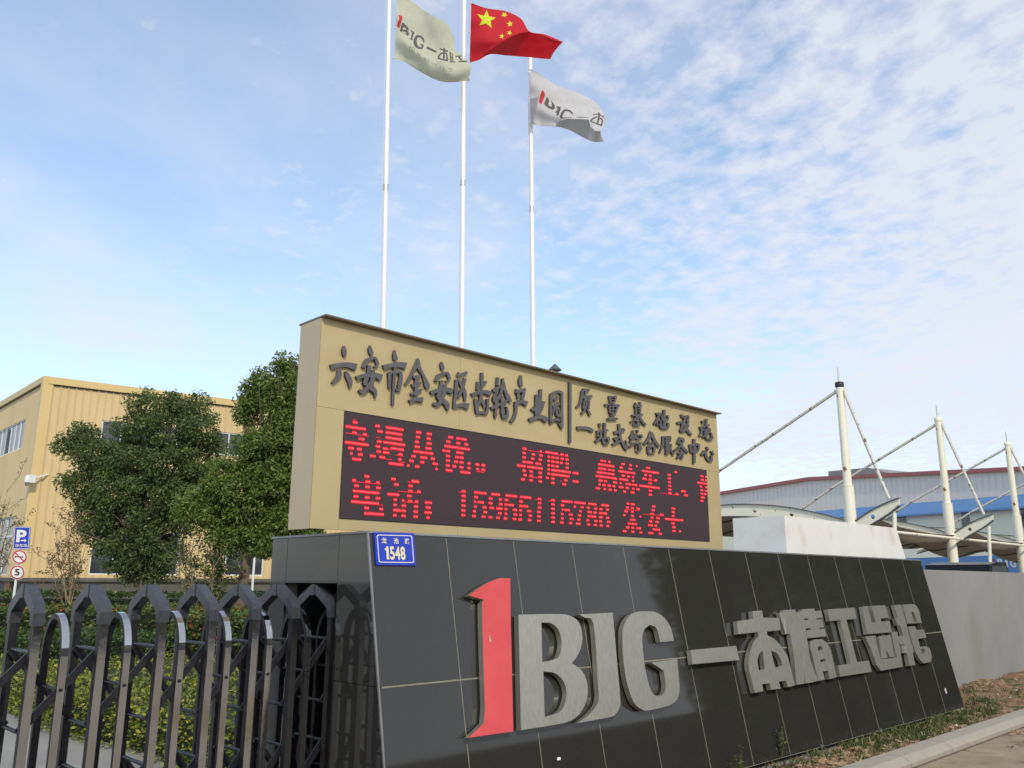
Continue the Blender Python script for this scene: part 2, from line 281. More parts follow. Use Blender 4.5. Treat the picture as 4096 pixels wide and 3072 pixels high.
def ledmat():
    m, t, b = new_mat('led_module_face'); n = t.nodes; l = t.links
    c = n.new('ShaderNodeTexCoord'); sp = n.new('ShaderNodeSeparateXYZ'); l.new(c.outputs['Object'], sp.inputs[0])
    def mm(op, a, b_=None):
        x = n.new('ShaderNodeMath'); x.operation = op
        for i, v in enumerate((a, b_)):
            if v is None: continue
            if isinstance(v, (int, float)): x.inputs[i].default_value = v
            else: l.new(v, x.inputs[i])
        return x.outputs[0]
    # object x runs along the panel, z up; diode pitch 8.87 mm
    fx = mm('SUBTRACT', mm('FRACT', mm('DIVIDE', sp.outputs[0], 0.00887)), 0.5); fz = mm('SUBTRACT', mm('FRACT', mm('DIVIDE', sp.outputs[2], 0.00887)), 0.5)
    d = mm('SQRT', mm('ADD', mm('MULTIPLY', fx, fx), mm('MULTIPLY', fz, fz))); k = mm('LESS_THAN', d, 0.3)
    mx_ = n.new('ShaderNodeMix'); mx_.data_type = 'RGBA'; l.new(k, mx_.inputs[0]); mx_.inputs[6].default_value = (0.028, 0.019, 0.024, 1); mx_.inputs[7].default_value = (0.085, 0.045, 0.055, 1)
    l.new(mx_.outputs[2], b.inputs['Base Color']); b.inputs['Roughness'].default_value = 0.6; return m
MT['ledpanel'] = ledmat()

# ------------------------------------------------------------------ ground
g = MB(); g.poly([(-600, -600, 0), (600, -600, 0), (600, 900, 0), (-600, 900, 0)]); tag(g.build('ground', MT['asphalt']), kind='structure')
BT = np.array([-0.9064, 5.4756, 1.8976]); LEN = 9.02; LEAN = 0.3593; ZB = 0.05; DEP = 1.2044
def gp(a, s, z=0.0): return BT * [1, 1, 0] + U * a + NN * s + Z * z       # along wall, outward, height
r_ = MB(); r_.poly([gp(-60, 1.32, 0.004), gp(-60, 16, 0.004), gp(80, 16, 0.004), gp(80, 1.32, 0.004)][::-1]); o = r_.build('road', MT['road']); tag(o, kind='structure')
r_ = MB(); r_.poly([gp(1.2, 1.20, 0.008), gp(1.2, 6, 0.008), gp(60, 6, 0.008), gp(60, 1.20, 0.008)][::-1]); tag(r_.build('sandy_verge', MT['sand']), kind='structure')

# ------------------------------------------------------------------ brush strokes (lettering)
def spline(pts, k=4):
    P = [np.array(p, float) for p in pts]
    if len(P) < 3: k = 2
    out = []
    for i in range(len(P) - 1):
        p0 = P[max(i - 1, 0)]; p1 = P[i]; p2 = P[i + 1]; p3 = P[min(i + 2, len(P) - 1)]
        for j in range(k):
            t = j / k; out.append(0.5 * ((2 * p1) + (-p0 + p2) * t + (2 * p0 - 5 * p1 + 4 * p2 - p3) * t * t + (-p0 + 3 * p1 - 3 * p2 + p3) * t ** 3))
    out.append(P[-1]); return out
def outline(stroke, wmul=1.0):
    S = spline(stroke); L = []; R = []
    for i, p in enumerate(S):
        d = S[min(i + 1, len(S) - 1)][:2] - S[max(i - 1, 0)][:2]; d = d / (np.linalg.norm(d) + 1e-9); q = np.array([-d[1], d[0]]); h = max(p[2], 6) * wmul / 2
        L.append(p[:2] + q * h); R.append(p[:2] - q * h)
    return L, R
def stroke_char(strokes, conv, depthvec, wmul=1.0):
    """each stroke: list of (x, y, width); conv(x, y, i) -> 3D point on the front plane of stroke i"""
    m = MB()
    for i, st in enumerate(strokes):
        L, R = outline(st, wmul); n_ = len(L); b = len(m.v)
        A = [conv(*p, i) for p in L]; B = [conv(*p, i) for p in R]
        m.v += A + B + [a + depthvec for a in A] + [a + depthvec for a in B]
        def q(*ix, mm=0): m.f.append([b + k for k in ix]); m.m.append(mm); m.sm.append(False)
        for k in range(n_ - 1):
            q(k, k + 1, n_ + k + 1, n_ + k); q(2 * n_ + k, 2 * n_ + k + 1, k + 1, k, mm=1); q(n_ + k, n_ + k + 1, 3 * n_ + k + 1, 3 * n_ + k, mm=1)
        q(0, n_, 3 * n_, 2 * n_, mm=1); q(n_ - 1, 2 * n_ - 1, 4 * n_ - 1, 3 * n_ - 1, mm=1)
    return m
ZA = (1300, 1380, 4.608); ZBm = (1700, 1420, 3.687); ZC = (2270, 1540, 3.687)
CH = [
 ('A', 'liu', [[(348,45,25),(350,110,80),(358,180,85),(365,240,50)],[(105,435,100),(250,408,95),(400,393,100),(510,418,125),(578,440,150)],[(265,500,70),(265,590,100),(210,670,70),(140,735,40)],[(385,515,40),(420,600,95),(460,680,100),(470,760,75),(460,825,20)]]),
 ('A', 'an', [[(830,35,20),(830,100,70),(850,170,85),(860,215,50)],[(850,265,50),(790,300,70),(740,360,65),(710,450,70)],[(770,310,60),(850,275,60),(920,265,50),(950,310,60),(975,395,60)],[(985,400,40),(900,432,30)],[(820,400,70),(815,480,85),(800,560,80),(760,660,85),(720,740,60)],[(715,735,50),(800,770,80),(880,830,110),(935,900,70),(935,1000,30)],[(890,485,55),(890,560,80),(870,700,100),(800,800,90),(740,870,90),(690,900,70),(640,850,45)],[(585,640,85),(700,600,80),(850,580,90),(960,590,105),(1045,630,140)]]),
 ('A', 'shi', [[(1283,115,30),(1285,200,75),(1300,280,90),(1305,305,70)],[(1080,440,110),(1190,405,85),(1300,390,95),(1400,385,110),(1495,410,150)],[(1298,420,50),(1290,520,70),(1275,700,60),(1265,900,55),(1260,1130,50)],[(1190,540,70),(1195,650,60),(1195,820,40)],[(1180,545,55),(1280,520,55),(1360,520,55),(1410,550,60)],[(1405,530,60),(1400,650,75),(1380,780,80),(1375,880,35)],[(1378,868,40),(1312,840,40)]]),
 ('A', 'jin', [[(1715,265,35),(1700,370,85),(1640,480,60),(1580,610,55),(1490,755,35)],[(1720,300,50),(1730,420,75),(1790,530,55),(1850,660,75),(1890,770,110),(1925,805,50)],[(1630,610,55),(1760,590,60)],[(1700,590,80),(1690,700,70),(1690,960,80)],[(1605,770,70),(1690,740,70),(1780,710,50)],[(1590,930,50),(1680,890,60),(1800,830,40)],[(1565,1060,70),(1680,1020,70),(1815,1030,110)]]),
 ('B', 'an', [[(245,110,18),(250,160,55),(270,230,55)],[(165,400,45),(200,320,50),(270,285,45),(330,275,40),(350,310,45),(368,375,40)],[(365,380,30),(305,402,22)],[(245,385,50),(245,450,55),(215,580,70),(190,640,50)],[(190,640,45),(260,670,60),(330,740,80),(345,830,20)],[(305,445,40),(295,520,60),(265,640,60),(200,740,60),(130,725,40)],[(90,570,60),(200,530,60),(300,510,60),(412,550,95)]]),
 ('B', 'qu', [[(480,290,75),(530,300,50),(625,262,50)],[(470,370,45),(465,500,50),(450,650,50),(435,790,30)],[(430,775,50),(540,745,60),(652,765,105)],[(595,350,45),(570,450,50),(530,560,50),(490,635,35)],[(500,365,30),(530,430,45),(590,560,60),(600,685,30)]]),
 ('B', 'chi', [[(845,265,40),(845,400,50),(840,500,50)],[(845,420,50),(912,400,45)],[(790,400,50),(785,520,50)],[(695,595,55),(790,560,55),(890,545,60),(980,580,85)],[(835,580,50),(820,680,45),(785,770,30)],[(835,640,35),(860,700,45),(885,770,40)],[(750,650,40),(765,760,50),(790,870,60)],[(770,860,45),(850,850,40),(915,860,60)],[(930,650,45),(935,750,40),(915,870,50)]]),
 ('B', 'lun', [[(1080,330,35),(1070,450,40)],[(1010,530,50),(1060,500,60),(1125,450,45)],[(1070,520,50),(1040,600,45),(1020,650,50)],[(1010,680,50),(1070,650,60),(1125,590,45)],[(985,790,45),(1060,750,45),(1125,720,40)],[(1065,640,45),(1055,780,45),(1050,925,35)],[(1150,345,35),(1155,430,45),(1125,560,50),(1090,660,40)],[(1160,400,40),(1190,530,45),(1230,620,70),(1275,690,40)],[(1140,610,35),(1150,750,50),(1150,850,50),(1170,920,40)],[(1215,660,30),(1165,765,40)],[(1155,905,60),(1225,920,50)],[(1215,760,25),(1225,850,40),(1220,930,45)]]),
 ('B', 'chan', [[(1420,300,35),(1410,380,60),(1425,465,50)],[(1340,530,70),(1400,530,50),(1490,505,55)],[(1380,560,40),(1380,640,35)],[(1465,540,50),(1440,660,50)],[(1335,715,65),(1430,685,55),(1515,720,90)],[(1345,720,50),(1350,820,45),(1325,920,50),(1275,990,35)]]),
 ('B', 'ye', [[(1655,580,50),(1655,700,50),(1650,880,50)],[(1715,500,45),(1705,650,50),(1690,870,55)],[(1590,780,60),(1625,815,60)],[(1760,680,50),(1725,805,40)],[(1550,960,60),(1660,910,60),(1740,915,70),(1810,960,95)]]),
 ('B', 'yuan', [[(1870,570,45),(1865,780,40),(1865,1010,40)],[(1870,580,45),(1950,535,45),(2025,545,50)],[(2025,540,45),(2025,760,40),(2030,960,45),(2030,1080,40)],[(2035,1060,40),(1985,1000,30)],[(1905,660,50),(1970,610,40)],[(1900,760,55),(1990,700,50)],[(1915,770,35),(1895,870,25)],[(1950,760,35),(1955,870,40),(2005,895,40)],[(1985,780,20),(2000,890,30)],[(1870,980,40),(1930,940,40),(2000,960,50)]]),
 ('B', 'bar', [[(2145,392,42),(2152,1288,38)]]),
 ('C', 'zhi', [[(230,60,50),(330,62,35)],[(225,70,35),(215,180,40),(190,270,35),(140,322,20)],[(300,75,30),(270,110,30),(262,200,35)],[(215,170,35),(370,150,45)],[(250,220,30),(245,335,35)],[(250,220,30),(320,210,35),(318,340,30)],[(285,230,25),(275,330,30),(218,412,25)],[(300,340,30),(348,435,35)]]),
 ('C', 'liang', [[(625,150,30),(640,240,30)],[(620,155,25),(732,155,30)],[(720,160,30),(700,240,30)],[(640,200,12),(710,195,12)],[(635,240,20),(708,235,20)],[(560,280,30),(650,265,20),(772,290,40)],[(625,310,30),(640,400,30)],[(622,305,22),(735,300,25),(715,395,30)],[(680,300,20),(675,440,25)],[(650,350,12),(720,345,12)],[(635,402,16),(718,397,16)],[(640,435,20),(725,425,20)],[(600,485,30),(752,480,35)]]),
 ('C', 'ji', [[(1015,240,28),(1020,415,28)],[(1080,230,28),(1080,415,28)],[(990,290,35),(1105,290,30)],[(1030,330,12),(1075,325,12)],[(1030,370,12),(1075,368,12)],[(960,430,25),(1122,415,30)],[(1040,430,35),(1000,490,30),(942,532,20)],[(1065,430,35),(1110,510,35),(1168,572,35)],[(1045,450,30),(1045,565,30)],[(1000,505,22),(1080,505,22)],[(980,570,25),(1090,565,40)]]),
 ('C', 'chu', [[(1315,400,35),(1392,400,35)],[(1365,410,35),(1330,490,35),(1288,557,25)],[(1325,500,22),(1388,500,22)],[(1330,500,22),(1332,565,22)],[(1385,500,22),(1378,565,22)],[(1330,565,18),(1380,562,18)],[(1438,340,35),(1435,610,35)],[(1405,420,28),(1410,490,28),(1490,480,28),(1490,420,24)],[(1385,520,28),(1400,600,40),(1490,600,40),(1495,530,30)]]),
 ('C', 'she', [[(1690,405,35),(1712,455,40)],[(1630,540,40),(1700,520,40),(1700,600,35),(1680,655,38),(1740,610,22)],[(1740,440,35),(1790,435,35),(1780,510,38),(1803,530,28)],[(1742,440,35),(1735,500,38),(1710,540,30)],[(1720,560,28),(1790,560,38),(1740,640,38),(1690,662,30)],[(1730,575,30),(1780,640,45),(1843,712,25)]]),
 ('C', 'shi', [[(2000,495,35),(2010,535,30)],[(1960,600,35),(2040,580,30)],[(1990,600,28),(1985,680,28),(1958,732,26)],[(1990,640,22),(2035,640,22),(2030,720,26),(2000,735,22)],[(2065,470,35),(2050,560,28),(2020,602,22)],[(2045,572,28),(2102,555,28)],[(2040,632,26),(2110,620,36),(2100,680,22)],[(2080,580,28),(2075,700,28)],[(2050,640,24),(2055,740,32),(2110,770,35),(2145,750,35),(2132,670,16)]]),
 ('C', 'yi', [[(155,625,60),(230,620,50),(320,630,55),(388,668,50)]]),
 ('C', 'zhan', [[(485,550,35),(497,605,40)],[(440,680,45),(530,650,35)],[(460,700,30),(455,752,30)],[(510,680,35),(490,760,30)],[(430,828,40),(480,780,40),(530,758,30)],[(560,540,40),(565,765,40)],[(565,662,30),(612,645,30)],[(530,770,32),(550,850,32)],[(538,775,30),(632,760,38)],[(625,770,32),(610,850,32)],[(545,852,28),(622,845,28)]]),
 ('C', 'shi', [[(700,690,45),(780,670,45),(858,643,40)],[(828,622,28),(852,650,28)],[(770,555,35),(780,670,40),(800,780,35),(850,880,45),(892,940,40)],[(890,930,32),(880,795,12)],[(700,780,45),(772,752,30)],[(740,762,32),(735,825,28)],[(680,862,35),(792,808,30)]]),
 ('C', 'zong', [[(990,650,35),(955,735,35)],[(930,762,45),(990,740,40),(1012,698,20)],[(990,752,35),(938,825,30)],[(925,897,25),(970,860,30),(1012,828,20)],[(1045,640,32),(1050,685,28)],[(1012,772,28),(1020,732,22),(1100,720,32),(1106,762,28)],[(1030,780,22),(1092,766,22)],[(1000,845,25),(1115,828,34)],[(1070,842,28),(1075,950,36),(1028,955,22)],[(1040,872,22),(1018,912,20)],[(1090,882,22),(1112,932,28)]]),
 ('C', 'he', [[(1250,668,45),(1210,770,45),(1142,857,30)],[(1250,680,45),(1290,780,45),(1364,887,40)],[(1202,830,35),(1288,825,30)],[(1202,890,32),(1212,985,32)],[(1198,892,26),(1302,886,26)],[(1300,890,32),(1290,985,32)],[(1208,985,28),(1292,980,28)]]),
 ('C', 'fu', [[(1420,735,32),(1420,860,32),(1378,972,24)],[(1415,742,28),(1472,740,28)],[(1472,745,32),(1475,1003,32)],[(1425,800,12),(1470,800,12)],[(1425,870,12),(1470,870,12)],[(1502,740,28),(1497,992,28)],[(1500,742,28),(1530,742,28),(1525,812,26)],[(1500,860,22),(1545,855,28),(1520,930,28),(1492,982,22)],[(1510,882,28),(1584,1003,34)]]),
 ('C', 'wu', [[(1680,743,30),(1638,832,38)],[(1650,780,28),(1720,770,38),(1690,860,34),(1592,947,24)],[(1655,800,28),(1720,900,44),(1793,967,34)],[(1640,980,28),(1720,970,38),(1700,1063,34)],[(1690,930,34),(1680,1000,34),(1632,1052,20)]]),
 ('C', 'zhong', [[(1880,765,40),(1885,900,40),(1887,1125,38)],[(1825,860,42),(1842,955,38)],[(1815,862,32),(1930,845,38),(1952,880,32),(1935,945,36)],[(1838,962,28),(1935,940,34)]]),
 ('C', 'xin', [[(2070,880,32),(2092,932,34)],[(1995,1002,38),(2042,940,38)],[(2048,930,34),(2060,1020,38),(2110,1080,44),(2146,1072,34),(2130,1008,14)],[(2140,940,28),(2168,1005,34)]]),
]
ZM = {'A': ZA, 'B': ZBm, 'C': ZC}

# ------------------------------------------------------------------ gold sign box with LED display
G0 = np.array([-1.2798, 5.4653, 0.0]); GB, GT, GL, GD = 1.9176, 3.318, 4.80, 0.2666
sign = thing('display_board', G0 + Z * GB, 'champagne gold display board with raised grey characters and red LED screen above the black wall', 'sign board')
def gq(a, s, z): return G0 + U * a + NN * s + Z * z
LA0, LA1, LZ0, LZ1 = 0.2192, 4.5516, 1.9957, 2.7043
m = MB(); m.hexa([gq(0.02, -0.03, GB + .02), gq(GL - .02, -0.03, GB + .02), gq(GL - .02, -GD, GB + .02), gq(0.02, -GD, GB + .02), gq(0.02, -0.03, GT - .02), gq(GL - .02, -0.03, GT - .02), gq(GL - .02, -GD, GT - .02), gq(0.02, -GD, GT - .02)])
m.build('inner_frame', MT['dark'], sign)
def gpanel(a0, a1, z0, z1, name='cladding_panel', mt='gold'):
    e = 0.0009; m = MB(); a0 += e; a1 -= e; z0 += e; z1 -= e
    m.hexa([gq(a0, 0, z0), gq(a1, 0, z0), gq(a1, -.028, z0), gq(a0, -.028, z0), gq(a0, 0, z1), gq(a1, 0, z1), gq(a1, -.028, z1), gq(a0, -.028, z1)][::1]); return m.build(name, MT[mt], sign)
cuts = [0, 1.235, 2.43, 3.62, GL]
for a, b in zip(cuts[:-1], cuts[1:]): gpanel(a, b, LZ1 + 0.006, GT)
gpanel(0, LA0 - .006, GB, LZ1 + 0.006); gpanel(LA1 + .006, GL, GB, LZ1 + 0.006)
cb = [LA0 - .006, 1.235, 2.43, 3.62, LA1 + .006]
for a, b in zip(cb[:-1], cb[1:]): gpanel(a, b, GB, LZ0 - .006)
m = MB(); m.hexa([gq(-.001, -.004, GB), gq(.018, -.030, GB), gq(.018, -GD, GB), gq(-.001, -GD, GB), gq(-.001, -.004, GT), gq(.018, -.030, GT), gq(.018, -GD, GT), gq(-.001, -GD, GT)]); m.build('side_panel', MT['goldside'], sign)
m = MB(); m.hexa([gq(GL - .018, -.030, GB), gq(GL + .001, -.004, GB), gq(GL + .001, -GD, GB), gq(GL - .018, -GD, GB), gq(GL - .018, -.030, GT), gq(GL + .001, -.004, GT), gq(GL + .001, -GD, GT), gq(GL - .018, -GD, GT)]); m.build('side_panel', MT['goldside'], sign)
m = MB(); m.hexa([gq(-.004, .055, GT + .001), gq(GL + .012, .055, GT + .001), gq(GL + .012, -GD - .02, GT + .001), gq(-.004, -GD - .02, GT + .001), gq(-.004, .055, GT + .012), gq(GL + .012, .055, GT + .012), gq(GL + .012, -GD - .02, GT + .012), gq(-.004, -GD - .02, GT + .012)])
m.build('top_cap', MT['cap'], sign)
for a in (1.4, 2.8, 4.2):
    m = MB(); m.box(gq(a, -.15, (GB + 1.55) / 2 + .0), U * .04, NN * .04, Z * (GB - 1.55) / 2 * .999); m.build('support_leg', MT['trim'], sign)
# LED screen: object space x along the board
scr = bpy.data.objects.new('led_screen', None)
m = MB(); m.hexa([(0, 0, 0), (LA1 - LA0, 0, 0), (LA1 - LA0, .03, 0), (0, .03, 0), (0, 0, LZ1 - LZ0), (LA1 - LA0, 0, LZ1 - LZ0), (LA1 - LA0, .03, LZ1 - LZ0), (0, .03, LZ1 - LZ0)])
me = bpy.data.meshes.new('led_screen'); me.from_pydata([tuple(v) for v in m.v], [], m.f); me.materials.append(MT['ledpanel'])
bpy.data.objects.remove(scr); scr = bpy.data.objects.new('led_screen', me); COL.objects.link(scr); scr.parent = sign
SO = gq(LA0, 0.002, LZ0); scr.location = SO - (G0 + Z * GB); scr.rotation_euler = (0, 0, math.pi / 2 - YA)
m = MB()
for (a0, a1, z0, z1) in ((LA0 - .006, LA0, LZ0 - .006, LZ1 + .006), (LA1, LA1 + .006, LZ0 - .006, LZ1 + .006), (LA0, LA1, LZ0 - .006, LZ0), (LA0, LA1, LZ1, LZ1 + .006)):
    m.hexa([gq(a0, .004, z0), gq(a1, .004, z0), gq(a1, -.02, z0), gq(a0, -.02, z0), gq(a0, .004, z1), gq(a1, .004, z1), gq(a1, -.02, z1), gq(a0, -.02, z1)])
m.build('screen_bezel', MT['blackrubber'], sign)
ZD = (1350, 1640, 3.457); ZE = (1900, 1740, 3.95); ZF = (2350, 1800, 4.022)
def R_(s):   # "x0,x1,y x0,x1,y ..." ; leading t = thin dim scan line
    out = []
    for w_ in s.split():
        t = w_[0] == 't'; a, b, c = (float(v) for v in w_.lstrip('t').split(',')); out.append((a, b, c, t))
    return out
LEDT = [
 (ZD, '228,270,203 130,390,258 222,265,342 375,400,360 t100,415,345 297,352,428 92,432,470 168,225,552 290,333,568 195,208,628 290,333,640 225,330,708 t230,258,150'),
 (ZD, '540,585,243 676,900,263 556,612,318 676,882,335 t552,590,405 676,882,402 552,590,457 640,925,468 548,590,530 638,675,543 740,908,552 t640,740,560 548,590,600 635,675,612 694,704,617 862,905,635 t812,905,648 468,528,660 590,645,677 850,872,704 t650,745,700 t870,945,728 718,905,760'),
 (ZD, '1095,1155,325 1243,1300,347 1092,1135,392 1243,1282,412 1078,1118,457 1240,1292,480 1075,1130,526 1230,1290,546 1062,1102,592 1133,1182,598 1212,1252,608 1280,1320,616 1033,1075,657 1155,1180,668 1195,1235,677 1305,1342,688 1003,1045,720 1157,1195,738 1330,1385,757 972,988,785 1085,1125,798 1368,1382,827'),
 (ZD, '1543,1592,390 1658,1698,404 1722,1782,412 1518,1555,452 1658,1695,471 1770,1808,485 1490,1832,515 1465,1490,576 1517,1555,582 1655,1692,600 1707,1745,605 1515,1553,648 1643,1680,663 1707,1743,672 1513,1550,715 1632,1668,728 1703,1740,738 1817,1840,748 1512,1550,782 1602,1640,792 1703,1740,802 1817,1840,813 1512,1550,848 1568,1590,853 1718,1845,868'),
 (ZD, '1927,1965,763 2003,2040,770 1940,1962,828 2003,2035,833 t1940,2035,848'),
 (ZD, '400,445,940 228,258,998 400,440,1012 563,592,1027 t228,605,1018 243,287,1073 398,437,1086 550,590,1098 240,585,1145 240,283,1222 393,433,1231 543,585,1243 218,583,1292 387,430,1378 598,627,1390 t600,625,1338 385,638,1450'),
 (ZD, '757,800,972 1040,1120,1000 t985,1135,1012 798,842,1050 997,1037,1067 995,1035,1137 1120,1148,1143 t860,1160,1143 708,850,1183 990,1032,1207 792,822,1260 905,918,1265 990,1032,1275 1090,1120,1280 t915,1130,1290 790,818,1333 905,945,1341 1075,1115,1352 788,815,1405 832,875,1407 903,942,1412 1072,1112,1421 787,815,1475 900,942,1482 1070,1110,1491'),
 (ZD, '1223,1305,1293 1240,1290,1362 1223,1303,1434 1250,1280,1500'),
 (ZD, '1740,1778,1132 t1690,1780,1147 1735,1778,1199 1735,1778,1265 1735,1778,1332 1735,1778,1398 1735,1778,1466'),
 (ZD, '1913,2070,1150 1903,1937,1212 1905,1922,1277 1952,2020,1281 1903,1922,1342 2025,2065,1352 1900,1920,1408 2037,2068,1418 1888,1925,1473 2022,2060,1481'),
 (ZE, '770,822,215 t845,1080,243 1042,1055,250 770,808,287 908,945,305 1030,1070,321 770,808,355 898,937,373 1018,1055,388 772,812,427 825,912,433 972,1045,450 682,812,482 838,858,502 877,1070,507 773,812,564 873,910,577 1022,1060,595 775,812,634 873,910,646 1022,1060,661 t870,1060,665 748,800,700 875,913,715 1020,1050,731'),
 (ZE, '1123,1305,262 1362,1398,298 1440,1465,310 t1320,1485,312 1162,1188,338 1222,1258,347 1292,1328,356 1362,1398,367 1443,1478,378 1162,1188,407 1222,1258,414 1292,1328,425 1362,1398,434 1443,1478,445 1162,1188,474 1225,1260,483 1292,1330,490 1445,1480,510 1165,1190,543 1222,1515,548 1165,1190,610 1217,1295,613 1310,1485,625 1142,1168,675 1225,1262,686 1425,1460,708 t1360,1380,714 1227,1263,755 1393,1440,770'),
 (ZE, '1558,1635,590 1558,1635,718'),
 (ZE, '275,400,940 235,275,1012 398,428,1024 235,275,1085 400,437,1097 248,305,1160 358,437,1167 385,425,1242 247,290,1306 357,397,1315'),
 (ZE, '503,675,963 492,530,1031 492,515,1103 543,620,1108 492,515,1175 620,670,1187 490,515,1248 635,675,1260 478,518,1322 622,662,1330'),
 (ZE, '738,905,985 727,762,1050 727,750,1122 778,850,1128 727,750,1194 853,900,1203 725,750,1266 868,905,1275 713,755,1337 855,892,1346'),
 (ZE, '1012,1050,1006 1012,1050,1077 1012,1050,1146 1012,1050,1216 1012,1050,1286 1012,1050,1356 t965,1060,1020'),
 (ZE, '1230,1270,1025 1230,1270,1096 1230,1270,1164 1230,1270,1232 1230,1270,1301 1230,1270,1370 t1185,1275,1040'),
 (ZE, '1395,1550,1042 1383,1420,1106 1397,1408,1176 1433,1500,1180 1388,1412,1243 1503,1550,1251 1388,1412,1310 1515,1555,1319 1378,1413,1378 1505,1540,1387'),
 (ZE, '1590,1750,1055 1580,1605,1124 1692,1728,1133 1675,1695,1196 1650,1683,1263 1640,1678,1328 1625,1678,1395'),
 (ZE, '1810,1922,1077 1790,1825,1140 1910,1945,1150 1803,1858,1210 1900,1935,1215 1805,1838,1274 1860,1925,1279 1785,1820,1338 1912,1948,1348 1795,1830,1405 1903,1938,1412'),
 (ZF, '243,345,873 212,245,937 320,355,945 205,238,1000 260,322,1005 207,250,1068 323,357,1076 207,240,1136 333,370,1144 228,265,1202 327,362,1209'),
 (ZF, '225,260,157 288,298,163 353,375,173 185,437,213 188,300,278 345,378,300 402,432,308 163,315,343 340,380,365 402,432,374 145,295,405 320,360,425 383,402,433 415,443,437 452,478,443 193,255,478 287,320,486 432,478,502 190,215,540 255,292,547 340,378,558 427,460,566 158,208,605 280,303,615 362,392,625 448,475,634'),
 (ZF, '557,595,205 690,722,222 790,800,235 537,575,264 678,715,284 512,540,322 552,765,326 563,600,393 655,682,405 738,760,416 528,558,452 580,660,462 738,760,479 540,550,515 630,642,528 662,712,533 738,760,541 780,812,546 520,583,578 633,672,592 740,763,602 810,845,612 600,628,651 712,757,663'),
 (ZF, '960,1003,262 888,1145,312 935,965,380 1003,1033,387 903,948,437 1003,1035,447 1092,1125,460 t900,1130,452 1003,1037,511 857,1170,550 1008,1042,634 1008,1045,694'),
 (ZF, '1415,1437,325 1308,1345,370 1312,1345,430 1315,1350,490 1317,1350,550 1320,1355,609 1322,1355,668 1437,1472,681 t1190,1478,668'),
 (ZF, '1530,1588,632 1570,1618,695'),
 (ZF, '1835,1873,386 1910,1932,398 1842,1870,443 1910,1932,454 1785,1930,492 1828,1850,555 1910,1932,566 1833,1862,612 1908,1932,623 1838,1866,669 1888,1920,678 1840,1890,727 1838,1868,784'),
 (ZF, '650,683,847 720,770,853 643,672,908 722,752,916 808,842,923 t640,850,932 620,655,970 722,755,979 602,625,1031 727,757,1044 862,875,1053 708,775,1107 678,715,1168 730,762,1172 783,808,1174 648,683,1230 733,762,1237 808,870,1241 598,635,1292 733,767,1299 862,893,1306'),
 (ZF, '1060,1098,883 1053,1090,944 1042,1075,1004 1182,1225,1016 t930,1235,1015 1038,1066,1066 1132,1173,1075 1017,1050,1128 1120,1155,1137 1003,1068,1190 1103,1135,1197 1078,1178,1255 1005,1068,1313 1177,1215,1324'),
 (ZF, '1378,1425,913 1380,1412,974 1385,1412,1033 1267,1550,1078 1383,1418,1155 1388,1420,1215 1392,1423,1276 1498,1512,1284'),
]
PIT = 0.00887
def to_screen(px, py):
    P = onp(px, py, SO, NN) - SO; return float(P @ U), float(P[2])
for (zm, s) in LEDT:
    m = MB()
    for (x0, x1, y, thin) in R_(s):
        a0, z = to_screen(zm[0] + x0 / zm[2], zm[1] + y / zm[2])
        # far end: same height on the screen
        lo_, hi_ = zm[1] + y / zm[2] - 5, zm[1] + y / zm[2] + 90
        for _ in range(24):
            md = (lo_ + hi_) / 2
            if to_screen(zm[0] + x1 / zm[2], md)[1] > z: lo_ = md
            else: hi_ = md
        a1, _z = to_screen(zm[0] + x1 / zm[2], md)
        n_ = max(1, int(round((a1 - a0) / PIT))); zc = (round(z / PIT - .5) + .5) * PIT
        for k in range(n_ + 1):
            xc = (round(a0 / PIT - .5) + .5 + k) * PIT
            if xc < .006 or xc > LA1 - LA0 - .006: continue
            if thin:
                m.box((xc, -.0022, zc), (PIT * .40, 0, 0), (0, .002, 0), (0, 0, PIT * .30), 2)
            else:
                m.box((xc, -.0012, zc), (PIT * .5, 0, 0), (0, .001, 0), (0, 0, PIT * 1.75), 3)  # tall dim backing that paints the spilled glow behind each lit run
                m.box((xc, -.0022, zc), (PIT * .46, 0, 0), (0, .002, 0), (0, 0, PIT * .80), 0)
                m.box((xc, -.0032, zc), (PIT * .30, 0, 0), (0, .002, 0), (0, 0, PIT * .42), 1)
    me = bpy.data.meshes.new('led_character'); me.from_pydata([tuple(v) for v in m.v], [], m.f)
    for k in ('ledon', 'ledcore', 'leddim', 'ledspill'): me.materials.append(MT[k])
    me.polygons.foreach_set('material_index', m.m); o = bpy.data.objects.new('led_character', me); COL.objects.link(o); o.parent = scr; o['kind'] = 'stuff'
# raised grey characters
for k, (zk, nm, strokes) in enumerate(CH):
    zx, zy, zs = ZM[zk]
    def conv(x, y, i): return onp(zx + x / zs, zy + y / zs, G0 + NN * (0.021 + 0.0005 * i), NN)
    m = stroke_char(strokes, conv, -NN * 0.018, 0.90)
    m.build('divider_bar' if nm == 'bar' else 'raised_character', [MT['greyface'], MT['greyside']], sign)

# ------------------------------------------------------------------ black granite sign wall
wall = thing('granite_sign_wall', BT * [1, 1, 0], 'long leaning black granite sign wall with steel letters and a red numeral', 'sign wall')
WB = BT * [1, 1, 0] + NN * LEAN + Z * ZB          # bottom left of front
WN = np.cross(U, WB - BT); WN = unit(WN); WN = WN * np.sign(WN @ NN)
SL = (WB - BT)                                    # top -> bottom vector on the face
def wf(a, t, off=0.0): return BT + U * a + SL * t + WN * off       # t: 0 top .. 1 bottom
TJ = 0.5
